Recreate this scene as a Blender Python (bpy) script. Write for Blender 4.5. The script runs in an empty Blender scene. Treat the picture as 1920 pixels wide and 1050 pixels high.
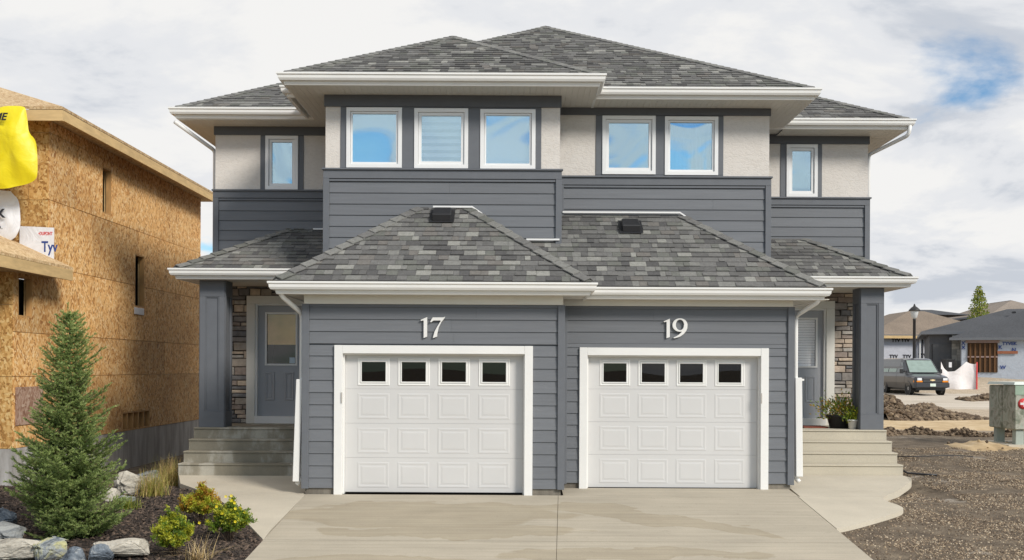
import bpy, bmesh, math, random
import numpy as np
from mathutils import Vector, Matrix, noise
R = random.Random(7)
RR = random.Random(11)
scn = bpy.context.scene
C = scn.collection
# ------------------------------------------------------------------ camera
EYE = 1.92
F = 1900.0            # focal length in photograph pixels (1920 wide)
CX, CY = 980.0, 690.0 # principal point: horizon height
ROLL = 0.005
cam = bpy.data.cameras.new('camera'); camo = bpy.data.objects.new('camera', cam); C.objects.link(camo)
cam.sensor_width = 36; cam.lens = F / 1920 * 36
cam.shift_x = (960 - CX) / 1920; cam.shift_y = (CY - 525) / 1920
cam.clip_start = 0.1; cam.clip_end = 3000
camo.location = (0, 0, EYE); camo.rotation_euler = (math.radians(90), -ROLL, 0)
scn.camera = camo
# ------------------------------------------------------------------ light
SUN_EL, SUN_AZ = math.radians(33), math.radians(44)   # azimuth: to the right of straight behind the camera
w = bpy.data.worlds.new('World'); scn.world = w; w.use_nodes = True
nt = w.node_tree; nt.nodes.clear()
def wn(t, **k):
    n = nt.nodes.new(t)
    for a, b in k.items(): setattr(n, a, b)
    return n
wo = wn('ShaderNodeOutputWorld'); bg = wn('ShaderNodeBackground'); nt.links.new(bg.outputs[0], wo.inputs[0])
bg.inputs[1].default_value = 0.1
sky = wn('ShaderNodeTexSky', sky_type='NISHITA', sun_disc=False)
sky.sun_elevation = SUN_EL; sky.sun_rotation = math.pi - SUN_AZ
sky.air_density = 1.0; sky.dust_density = 0.6; sky.ozone_density = 2.5
tc = wn('ShaderNodeTexCoord')
sep = wn('ShaderNodeSeparateXYZ'); nt.links.new(tc.outputs['Generated'], sep.inputs[0])
def wm(op, a, b=None, c=None):
    n = wn('ShaderNodeMath', operation=op)
    for i, v in enumerate((a, b, c)):
        if v is None: continue
        if isinstance(v, (int, float)): n.inputs[i].default_value = v
        else: nt.links.new(v, n.inputs[i])
    return n.outputs[0]
zz = wm('ADD', wm('MAXIMUM', sep.outputs[2], 0.0), 0.22)
comb = wn('ShaderNodeCombineXYZ')
nt.links.new(wm('DIVIDE', sep.outputs[0], zz), comb.inputs[0]); nt.links.new(wm('DIVIDE', sep.outputs[1], zz), comb.inputs[1])
comb.inputs[2].default_value = 3.7
def wnoise(scale, detail, rough, dist, off):
    mp = wn('ShaderNodeMapping'); mp.inputs['Location'].default_value = off
    nt.links.new(comb.outputs[0], mp.inputs[0])
    n = wn('ShaderNodeTexNoise'); n.inputs['Scale'].default_value = scale; n.inputs['Detail'].default_value = detail
    n.inputs['Roughness'].default_value = rough; n.inputs['Distortion'].default_value = dist
    nt.links.new(mp.outputs[0], n.inputs['Vector']); return n.outputs['Fac']
def wramp(fac, pts):
    r = wn('ShaderNodeValToRGB'); r.color_ramp.interpolation = 'EASE'
    while len(r.color_ramp.elements) < len(pts): r.color_ramp.elements.new(0.5)
    for e, (p, c) in zip(r.color_ramp.elements, pts): e.position = p; e.color = (*c, 1)
    nt.links.new(fac, r.inputs[0]); return r.outputs[0]
n1 = wnoise(1.15, 9, 0.55, 0.35, (2.13, 5.4, 0)); n2 = wnoise(1.7, 10, 0.58, 0.25, (4.2, 0.4, 2.0))
# the window panes of the photograph mirror a half blue sky: fewer clouds on the side the camera looks away from
n1c = wm('ADD', n1, wm('MULTIPLY', sep.outputs[1], 0.10))
cover = wramp(n1c, [(0.365, (0, 0, 0)), (0.46, (1, 1, 1))])
mass = wm('ADD', wm('MULTIPLY', n1, 0.2), wm('MULTIPLY', n2, 0.8))
cloud = wramp(mass, [(0.38, (4.7, 5.0, 5.5)), (0.46, (6.4, 6.5, 6.7)), (0.53, (7.25, 7.2, 7.1))])
deep = wn('ShaderNodeMix', data_type='RGBA', blend_type='MULTIPLY'); deep.inputs[0].default_value = 1
nt.links.new(sky.outputs[0], deep.inputs[6]); deep.inputs[7].default_value = (0.72, 1.0, 1.12, 1)
mx = wn('ShaderNodeMix', data_type='RGBA'); nt.links.new(cover, mx.inputs[0])
nt.links.new(deep.outputs[2], mx.inputs[6]); nt.links.new(cloud, mx.inputs[7])
nt.links.new(mx.outputs[2], bg.inputs[0])
sun = bpy.data.lights.new('sun', 'SUN'); sun.energy = 2.6; sun.angle = math.radians(14); sun.color = (1, 0.945, 0.87)
suno = bpy.data.objects.new('sun', sun); C.objects.link(suno)
sdir = Vector((math.sin(SUN_AZ) * math.cos(SUN_EL), -math.cos(SUN_AZ) * math.cos(SUN_EL), math.sin(SUN_EL)))
suno.rotation_euler = sdir.to_track_quat('Z', 'Y').to_euler(); suno.location = sdir * 60
scn.view_settings.view_transform = 'Standard'; scn.view_settings.look = 'None'
scn.view_settings.exposure = 0.32; scn.view_settings.gamma = 1; scn.view_settings.use_curve_mapping = False
scn.render.engine = 'CYCLES'; scn.cycles.max_bounces = 8; scn.cycles.transparent_max_bounces = 16
# ------------------------------------------------------------------ measuring helpers: the place a mark of the photo has at a known distance
def PX(px, Y, py=690): return (px - CX + ROLL * (py - CY)) * Y / F
def PZ(py, Y, px=CX): return EYE + (CY - py + ROLL * (px - CX)) * Y / F
# ------------------------------------------------------------------ materials
class Mat:
    def __init__(s, name, color=(.5, .5, .5), rough=.7, metal=0.0):
        s.m = bpy.data.materials.new(name); s.m.use_nodes = True; s.t = s.m.node_tree
        s.b = s.t.nodes['Principled BSDF']; s.b.inputs['Base Color'].default_value = (*color, 1)
        s.b.inputs['Roughness'].default_value = rough; s.b.inputs['Metallic'].default_value = metal
        s.m.diffuse_color = (*color, 1)
    def n(s, t, **k):
        x = s.t.nodes.new(t)
        for a, b in k.items(): setattr(x, a, b)
        return x
    def l(s, a, b): s.t.links.new(a, b)
    def pos(s, scale=(1, 1, 1), rot=(0, 0, 0), obj=False):
        if obj: v = s.n('ShaderNodeTexCoord').outputs['Object']
        else: v = s.n('ShaderNodeNewGeometry').outputs['Position']
        mp = s.n('ShaderNodeMapping'); mp.inputs['Scale'].default_value = scale; mp.inputs['Rotation'].default_value = rot
        s.l(v, mp.inputs[0]); return mp.outputs[0]
    def noise(s, vec, scale, detail=4, rough=.55, dist=0.0):
        x = s.n('ShaderNodeTexNoise'); s.l(vec, x.inputs['Vector']); x.inputs['Scale'].default_value = scale
        x.inputs['Detail'].default_value = detail; x.inputs['Roughness'].default_value = rough; x.inputs['Distortion'].default_value = dist
        return x.outputs['Fac']
    def ramp(s, fac, pts, interp='LINEAR'):
        r = s.n('ShaderNodeValToRGB'); r.color_ramp.interpolation = interp
        while len(r.color_ramp.elements) < len(pts): r.color_ramp.elements.new(0.5)
        for e, (p, c) in zip(r.color_ramp.elements, pts):
            e.position = p; e.color = (*(c if hasattr(c, '__len__') else (c, c, c)), 1)
        s.l(fac, r.inputs[0]); return r.outputs[0]
    def mix(s, fac, a, b, mode='MIX'):
        x = s.n('ShaderNodeMix', data_type='RGBA', blend_type=mode)
        for i, v in ((0, fac), (6, a), (7, b)):
            if hasattr(v, 'is_linked') or hasattr(v, 'links'): s.l(v, x.inputs[i])
            elif i == 0: x.inputs[0].default_value = v
            else: x.inputs[i].default_value = (*v, 1)
        return x.outputs[2]
    def col(s, c): s.l(c, s.b.inputs['Base Color'])
    def bump(s, h, strength=.3, dist=.01):
        x = s.n('ShaderNodeBump'); x.inputs['Strength'].default_value = strength; x.inputs['Distance'].default_value = dist
        s.l(h, x.inputs['Height']); s.l(x.outputs[0], s.b.inputs['Normal'])
    def vary(s, base, amt=.12, scale=3, stretch=(1, 1, 1), bump=0, bscale=60, bdist=.003, objrand=0.0):
        v = s.pos(stretch); f = s.noise(v, scale, 5)
        lo = tuple(c * (1 - amt) for c in base); hi = tuple(min(1, c * (1 + amt)) for c in base)
        c = s.ramp(f, [(.3, lo), (.7, hi)])
        if objrand:
            oi = s.n('ShaderNodeObjectInfo').outputs['Random']
            c = s.mix(1.0, c, s.ramp(oi, [(0, 1 - objrand), (1, 1.0)]), 'MULTIPLY')
        s.col(c)
        if bump: s.bump(s.noise(s.pos(stretch), bscale, 4), bump, bdist)
        return s
def simple(name, c, rough=.7, amt=.1, scale=4, stretch=(1, 1, 1), bump=.15, bscale=60, bdist=.002, objrand=0, metal=0):
    return Mat(name, c, rough, metal).vary(c, amt, scale, stretch, bump, bscale, bdist, objrand).m
M = {}
M['siding'] = simple('siding_paint', (.156, .164, .177), .62, .07, 5, (.3, 1, 6), .35, 90, .0015, objrand=.12)
M['trim'] = simple('dark_trim_paint', (.130, .138, .152), .6, .05, 6, (1, 1, 1), .2, 120, .001)
M['band'] = simple('shaded_header_band', (.095, .101, .112), .6, .05, 6, (1, 1, 1), .2, 120, .001)  # darker than the trim: eave shade is put into this colour
M['white'] = simple('white_metal_paint', (.78, .77, .74), .42, .03, 2, (1, 1, 1), .05, 40)
M['gutter'] = simple('cream_gutter_paint', (.80, .79, .755), .38, .03, 2, (1, 1, 1), .05, 40)
M['vinyl'] = simple('window_vinyl', (.80, .80, .79), .35, .02, 2)
M['frieze'] = simple('frieze_board_paint', (.72, .70, .635), .5, .03, 3)
m = Mat('soffit_vinyl', (.66, .63, .56), .5)
wv = m.n('ShaderNodeTexWave', wave_type='BANDS', bands_direction='X'); wv.inputs['Scale'].default_value = 3.2
m.l(m.pos((1, 0, 0)), wv.inputs['Vector'])
m.bump(m.ramp(wv.outputs['Fac'], [(0, 0), (.12, 1), (1, 1)]), .6, .01); M['soffit'] = m.m
m = Mat('garage_door_steel', (.60, .59, .575), .4); m.vary((.60, .59, .575), .025, 1.2)
m.bump(m.noise(m.pos((6, 1, 60)), 12, 3), .10, .001); M['gdoor'] = m.m
m = Mat('door_paint', (.36, .37, .39), .4); m.vary((.36, .37, .39), .04, 3); M['door'] = m.m
# stucco with knock-down skip texture
m = Mat('stucco', (.60, .575, .545), .9)
v = m.pos((1, 1, 1)); a = m.noise(m.pos((1, 1, 2.2)), 16, 6, .6, .8); b = m.noise(v, 1.3, 4)
m.col(m.mix(.5, m.ramp(a, [(.35, (.58, .54, .49)), (.5, (.66, .615, .565)), (.7, (.69, .65, .60))]), m.ramp(b, [(.3, (.64, .595, .54)), (.7, (.72, .68, .63))])))
m.bump(m.ramp(a, [(.40, 0), (.54, 1)]), .4, .006); M['stucco'] = m.m
# concrete
def concrete(name, c, amt=.14, stains=None, rough=.85):
    m = Mat(name, c, rough); v = m.pos()
    f = m.noise(v, 1.1, 6, .6); g = m.noise(v, 70, 3)
    lo = tuple(x * (1 - amt) for x in c); hi = tuple(x * (1 + amt * .8) for x in c)
    cc = m.ramp(f, [(.3, lo), (.7, hi)]); cc = m.mix(1, cc, m.ramp(g, [(.3, .9), (.7, 1.05)]), 'MULTIPLY')
    if stains == 'drive':
        nz = m.n('ShaderNodeTexNoise'); nz.inputs['Scale'].default_value = 1.3; nz.inputs['Detail'].default_value = 7; m.l(v, nz.inputs['Vector'])
        wv_ = m.n('ShaderNodeVectorMath', operation='MULTIPLY_ADD'); m.l(nz.outputs['Color'], wv_.inputs[0]); wv_.inputs[1].default_value = (1.5, 1.1, 0); m.l(v, wv_.inputs[2])
        tot = None
        for (ex, ey, rot, r0, r1) in ((-1.3 + .75, 13.75 + .55, 0, 2.0, .95), (-.9 + .75, 12.55 + .55, .05, 1.7, .42), (1.95 + .75, 13.35 + .55, -.62, 1.75, .34), (.9 + .75, 14.3 + .55, -.2, .9, .28), (1.2 + .75, 11.3 + .55, .1, 1.6, .3), (-1.6 + .75, 10.9 + .55, .0, 1.2, .35)):
            mp = m.n('ShaderNodeMapping', vector_type='TEXTURE'); mp.inputs['Location'].default_value = (ex, ey, 0); mp.inputs['Rotation'].default_value = (0, 0, rot); mp.inputs['Scale'].default_value = (r0, r1, 1e6)
            m.l(wv_.outputs[0], mp.inputs[0]); ln = m.n('ShaderNodeVectorMath', operation='LENGTH'); m.l(mp.outputs[0], ln.inputs[0])
            if tot is None: tot = ln.outputs['Value']
            else:
                mn = m.n('ShaderNodeMath', operation='MINIMUM'); m.l(tot, mn.inputs[0]); m.l(ln.outputs['Value'], mn.inputs[1]); tot = mn.outputs[0]
        cc = m.mix(1, cc, m.ramp(tot, [(0, (.87, .84, .79)), (.70, (.90, .88, .83)), (.93, (.86, .83, .77)), (1.0, (1.02, 1.02, 1.02))]), 'MULTIPLY')
        t = m.noise(m.pos((.25, 5, 1)), 2.2, 4)
        cc = m.mix(1, cc, m.ramp(t, [(.35, .90), (.65, 1.05)]), 'MULTIPLY')
        br = m.noise(m.pos((1.2, 60, 1)), 2.0, 3); cc = m.mix(1, cc, m.ramp(br, [(.3, .95), (.7, 1.04)]), 'MULTIPLY')
        pk = m.noise(v, 7, 8, .75); cc = m.mix(1, cc, m.ramp(pk, [(.30, .84), (.42, 1.0)]), 'MULTIPLY')
    if stains == 'steps':
        sv = m.pos((1.6, 1, .8)); s = m.noise(sv, 1.5, 5, .6)
        cc = m.mix(1, cc, m.ramp(s, [(.44, (1, 1, 1)), (.52, (.66, .635, .58)), (.60, (.60, .575, .52))]), 'MULTIPLY')
    if stains == 'wall':
        s = m.noise(m.pos((3, 3, .5)), 1.5, 6, .65)
        cc = m.mix(1, cc, m.ramp(s, [(.38, (1, 1, 1)), (.62, (.62, .60, .58))]), 'MULTIPLY')
    m.col(cc); m.bump(m.noise(v, 140, 4), .25, .0015); return m.m
M['drive'] = concrete('driveway_concrete', (.435, .385, .30), .08, 'drive')
M['path'] = concrete('path_concrete', (.55, .495, .395), .10)
M['steps'] = concrete('steps_concrete', (.42, .395, .33), .10, 'steps')
M['steps_clean'] = concrete('pale_steps_concrete', (.52, .47, .37), .07)
M['found'] = concrete('foundation_concrete', (.24, .215, .175), .3, 'wall')
M['found2'] = concrete('cast_wall_concrete', (.50, .48, .455), .12, 'wall')
# asphalt shingles in several blends
SH = []
for i, c in enumerate([(.082, .080, .079), (.108, .106, .102), (.142, .139, .133), (.132, .134, .120), (.185, .183, .170), (.250, .247, .225), (.150, .140, .128)]):
    m = Mat('shingle_granules', c, .95); v = m.pos(); g = m.noise(v, 260, 2); k = m.noise(v, 18, 4)
    cc = m.ramp(g, [(.25, tuple(x * .55 for x in c)), (.75, tuple(x * 1.45 for x in c))])
    cc = m.mix(1, cc, m.ramp(k, [(.3, .85), (.7, 1.15)]), 'MULTIPLY'); m.col(cc); m.bump(g, .6, .003); SH.append(m.m)
SHW = [12, 24, 26, 13, 13, 5, 8]
M['cap'] = SH[2]; M['deck'] = simple('roof_deck', (.05, .05, .05), .95)
M['flash'] = Mat('flashing', (.80, .79, .77), .35).m
M['black'] = simple('black_plastic', (.018, .018, .02), .45, .1)
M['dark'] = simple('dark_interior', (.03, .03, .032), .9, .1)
M['room'] = simple('interior_paint', (.30, .30, .29), .9, .03)
# glass
def glass(name, fac, tint=(1, 1, 1), rough=.0, warp=.004, see=.6):
    m = bpy.data.materials.new(name); m.use_nodes = True; t = m.node_tree; t.nodes.clear()
    o = t.nodes.new('ShaderNodeOutputMaterial'); g = t.nodes.new('ShaderNodeBsdfGlossy'); g.inputs[0].default_value = (*tint, 1); g.inputs[1].default_value = rough
    tr = t.nodes.new('ShaderNodeBsdfTransparent'); tr.inputs[0].default_value = (see, see, see, 1)
    mx = t.nodes.new('ShaderNodeMixShader'); mx.inputs[0].default_value = fac
    t.links.new(tr.outputs[0], mx.inputs[1]); t.links.new(g.outputs[0], mx.inputs[2]); t.links.new(mx.outputs[0], o.inputs[0])
    # old float glass is never perfectly flat
    tcn = t.nodes.new('ShaderNodeNewGeometry'); nz = t.nodes.new('ShaderNodeTexNoise'); nz.inputs['Scale'].default_value = .75; nz.inputs['Detail'].default_value = 0
    bp = t.nodes.new('ShaderNodeBump'); bp.inputs['Strength'].default_value = 1.0; bp.inputs['Distance'].default_value = warp
    t.links.new(tcn.outputs['Position'], nz.inputs['Vector']); t.links.new(nz.outputs['Fac'], bp.inputs['Height']); t.links.new(bp.outputs[0], g.inputs['Normal'])
    return m
M['glass'] = glass('coated_window_glass', .52, (.62, .86, 1.0), warp=.09, see=.92)
M['gglass'] = glass('garage_glass', .035, see=.5)
M['dglass'] = glass('door_glass', .03, see=.98)
M['blind'] = simple('white_blind', (.86, .87, .88), .8, .03, 6, (1, 1, 12))
M['sheer'] = simple('sheer_curtain', (.40, .42, .44), .9, .2, 5, (12, 1, .3))
# strand board: several layers of rotated flakes
def osb(name, tones, gain=1.0, stain=.25):
    m = Mat(name, tones[2], .82)
    def flakes(rot, sc, off):
        mp = m.pos((1, 1, 1), rot); mp2 = m.n('ShaderNodeMapping'); mp2.inputs['Scale'].default_value = sc; mp2.inputs['Location'].default_value = off
        m.l(mp, mp2.inputs[0])
        nz = m.n('ShaderNodeTexNoise'); nz.inputs['Scale'].default_value = 3; m.l(mp, nz.inputs['Vector'])
        ad = m.n('ShaderNodeVectorMath', operation='MULTIPLY_ADD'); m.l(nz.outputs['Color'], ad.inputs[0]); ad.inputs[1].default_value = (.5, .5, .5); m.l(mp2.outputs[0], ad.inputs[2])
        vo = m.n('ShaderNodeTexVoronoi'); vo.inputs['Scale'].default_value = 1; m.l(ad.outputs[0], vo.inputs['Vector'])
        sx = m.n('ShaderNodeSeparateColor'); m.l(vo.outputs['Color'], sx.inputs[0]); return sx.outputs[0], sx.outputs[1]
    a, a2 = flakes((0.5, .2, .4), (30, 25, 7), (0, 0, 0)); b, b2 = flakes((-.7, -.3, .2), (26, 33, 8), (5, 2, 1)); c_, c2 = flakes((1.5, .9, 0), (29, 22, 9), (9, 4, 7))
    pts = [(i / (len(tones) - 1), tuple(x * gain for x in t)) for i, t in enumerate(tones)]
    ca = m.ramp(a, pts); cb = m.ramp(b, pts); cc = m.ramp(c_, pts)
    x = m.mix(m.ramp(a2, [(.45, 0), (.5, 1)]), cb, ca); x = m.mix(m.ramp(b2, [(.62, 0), (.66, 1)]), x, cc)
    s = m.noise(m.pos((1, .6, .8)), .9, 5, .6)
    x = m.mix(1, x, m.ramp(s, [(.38, (1, 1, 1)), (.68, (1 - stain, 1 - stain * 1.12, 1 - stain * 1.25))]), 'MULTIPLY')
    oi = m.n('ShaderNodeObjectInfo').outputs['Random']; x = m.mix(1, x, m.ramp(oi, [(0, .80), (1, 1.06)]), 'MULTIPLY')
    m.col(x); m.bump(m.mix(.5, a, b), .35, .004); return m.m
M['osb'] = osb('strand_board', [(.38, .165, .045), (.66, .335, .105), (.80, .455, .165), (.87, .55, .235), (.92, .68, .38)], 1.0, .25)
M['osb_front'] = osb('honey_strand_board', [(.28, .13, .03), (.45, .24, .07), (.56, .32, .105), (.64, .40, .15), (.70, .50, .23)], 1.12, .18)
M['osb_roof'] = osb('pale_strand_board', [(.40, .24, .11), (.52, .34, .17), (.60, .42, .22), (.68, .50, .28), (.74, .58, .36)], 1.0, .1)
M['osb_red'] = osb('reddish_strand_board', [(.25, .13, .08), (.36, .21, .14), (.43, .27, .19), (.48, .32, .24), (.55, .40, .30)], 1.0, .1)
M['lumber'] = simple('pine_lumber', (.60, .42, .20), .75, .15, 3, (1, 1, 5), .2)
M['lumber_d'] = simple('amber_lumber', (.48, .27, .10), .75, .2, 3, (4, 4, 1), .2)
def wrapmat(name, c, rough=.6, wr=.5):
    m = Mat(name, c, rough); f = m.noise(m.pos((1, 1, 1)), 3.0, 5, .6, 1.2); m.col(m.ramp(f, [(.3, tuple(x * .88 for x in c)), (.7, c)])); m.bump(f, wr, .05); return m.m
M['wrap'] = wrapmat('white_house_wrap', (.74, .74, .76)); M['yellow'] = wrapmat('yellow_tarp', (.80, .66, .005), .45, .35)
M['ink_blue'] = Mat('blue_print', (.02, .05, .22), .6).m; M['ink_red'] = Mat('red_print', (.62, .05, .05), .6).m; M['ink_black'] = Mat('black_print', (.015, .015, .02), .6).m
STN = [simple('veneer_stone', c, .9, .25, 9, (1, 1, 1), .6, 30, .01) for c in [(.25, .225, .205), (.35, .30, .25), (.47, .38, .30), (.18, .175, .175), (.39, .36, .32), (.53, .43, .33), (.29, .235, .20)]]
M['mortar'] = simple('dark_mortar', (.06, .055, .05), .95)
def rockmat(name, pts, scale=3.0, st=(1, 1, 2.5)):
    m = Mat(name, pts[1][1], .85); f = m.noise(m.pos(st), scale, 9, .68, .8); m.col(m.ramp(f, pts)); m.bump(m.noise(m.pos(st), scale * 4, 8, .65), .9, .03); return m.m
M['rock_pale'] = rockmat('pale_limestone', [(.32, (.17, .155, .135)), (.45, (.42, .385, .32)), (.6, (.55, .51, .43)), (.75, (.66, .62, .53))])
M['rock_blue'] = rockmat('blue_grey_stone', [(.36, (.035, .045, .06)), (.48, (.12, .145, .175)), (.58, (.22, .25, .28)), (.68, (.55, .55, .52))], 5, (1, 1, 1.6))
M['rock_grey'] = rockmat('grey_stone', [(.34, (.10, .11, .12)), (.5, (.27, .28, .28)), (.7, (.45, .45, .42))])
M['lichen'] = rockmat('lichened_stone', [(.36, (.10, .12, .14)), (.48, (.30, .32, .32)), (.58, (.45, .43, .20)), (.7, (.60, .58, .50))], 4, (1, 1, 1))
def leafmat(name, cs, rough=.55, trans=.25, scale=22):
    m = Mat(name, cs[1], rough); f = m.noise(m.pos(), scale, 3); c = m.ramp(f, [(.32, cs[0]), (.5, cs[1]), (.68, cs[2])]); m.col(c)
    t = m.n('ShaderNodeBsdfTranslucent'); m.l(c, t.inputs[0]); x = m.n('ShaderNodeMixShader'); x.inputs[0].default_value = trans
    m.l(m.b.outputs[0], x.inputs[1]); m.l(t.outputs[0], x.inputs[2]); m.l(x.outputs[0], m.t.nodes['Material Output'].inputs[0]); return m.m
M['spruce'] = leafmat('spruce_needles', [(.10, .15, .045), (.21, .285, .085), (.35, .42, .15)], .5, .25, 9)
M['spruce_tip'] = leafmat('highlighted_spruce_tips', [(.24, .33, .09), (.36, .45, .14), (.46, .54, .20)], .5, .3, 9)  # paler needles at branch tips, sun highlights put into the colour
M['bark'] = simple('bark', (.13, .09, .06), .9, .3, 30, (1, 1, 1), .6)
M['lf_green'] = leafmat('shrub_leaf_green', [(.07, .13, .015), (.15, .23, .02), (.27, .33, .03)], .55, .3, 14)
M['lf_lime'] = leafmat('shrub_leaf_lime', [(.22, .26, .02), (.40, .42, .03), (.56, .53, .05)], .55, .3, 14)
M['lf_rust'] = leafmat('shrub_leaf_rust', [(.28, .14, .02), (.50, .29, .03), (.52, .42, .05)], .6, .3, 12)
M['petal'] = Mat('yellow_petal', (.85, .68, .02), .5).m
M['straw'] = leafmat('dry_grass', [(.38, .26, .10), (.58, .42, .17), (.66, .52, .22)], .7, .2, 9)
M['grass'] = leafmat('olive_grass', [(.20, .22, .04), (.36, .37, .07), (.48, .45, .10)], .6, .3, 9)
M['twig'] = simple('dry_twig', (.55, .42, .24), .8, .15)
m = Mat('bark_mulch', (.045, .03, .022), .95); f = m.noise(m.pos(), 45, 5, .7); m.col(m.ramp(f, [(.35, (.012, .009, .008)), (.6, (.06, .04, .03)), (.75, (.12, .085, .06))])); m.bump(f, 1, .03); M['mulch'] = m.m
CH = [simple('mulch_chip', c, .9, .2) for c in [(.040, .028, .022), (.075, .053, .040), (.020, .015, .012), (.13, .09, .065), (.05, .035, .026)]]
# soil
m = Mat('soil', (.2, .16, .12), .97)
v = m.pos(); big = m.noise(v, .35, 6, .6); mid = m.noise(v, 3.0, 7, .65); fine = m.noise(v, 38, 4, .7)
base = m.ramp(mid, [(.3, (.075, .055, .036)), (.5, (.145, .11, .074)), (.7, (.24, .19, .13))])
pale = m.ramp(mid, [(.3, (.36, .285, .20)), (.7, (.52, .43, .32))])
sp = m.n('ShaderNodeSeparateXYZ'); m.l(v, sp.inputs[0])
def mth(op, a, b):
    x = m.n('ShaderNodeMath', operation=op)
    for i, q in enumerate((a, b)):
        if isinstance(q, (int, float)): x.inputs[i].default_value = q
        else: m.l(q, x.inputs[i])
    return x.outputs[0]
yb = mth('ADD', sp.outputs[1], mth('MULTIPLY', big, 14)); 
mask = m.ramp(mth('DIVIDE', yb, 100), [(.335, 0), (.36, 1), (.80, 1), (.84, 0)])
c = m.mix(mask, base, pale)
spots = m.ramp(m.noise(v, .8, 5, .6), [(.60, 0), (.70, .75)])
c = m.mix(spots, c, (.42, .37, .31)); c = m.mix(1, c, m.ramp(fine, [(.3, .55), (.5, 1.0), (.72, 1.5)]), 'MULTIPLY')
m.col(c); m.bump(fine, .8, .03); M['soil'] = m.m
m = Mat('pale_gravel', (.50, .44, .36), .95); f = m.noise(m.pos((.35, 1.6, 1)), .6, 7, .65); g = m.noise(m.pos(), 30, 3)
m.col(m.mix(1, m.ramp(f, [(.3, (.40, .34, .26)), (.5, (.52, .455, .37)), (.7, (.60, .54, .46))]), m.ramp(g, [(.3, .85), (.7, 1.1)]), 'MULTIPLY')); m.bump(g, .4, .02); M['gravel'] = m.m
m = Mat('ochre_sand', (.52, .38, .20), .95); f = m.noise(m.pos(), 1.6, 7, .65); m.col(m.ramp(f, [(.3, (.36, .25, .13)), (.5, (.50, .37, .21)), (.7, (.62, .50, .33))])); m.bump(f, .5, .05); M['sand'] = m.m
CLOD = [simple('soil_clod', c, .97, .3, 12, (1, 1, 1), .6, 25, .02) for c in [(.085, .058, .037), (.145, .102, .065), (.23, .17, .11)]]
PEB = [simple('pebble', c, .95, .15) for c in [(.38, .29, .19), (.20, .145, .095), (.46, .375, .27), (.10, .072, .048), (.27, .20, .135), (.14, .10, .066)]]
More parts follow.
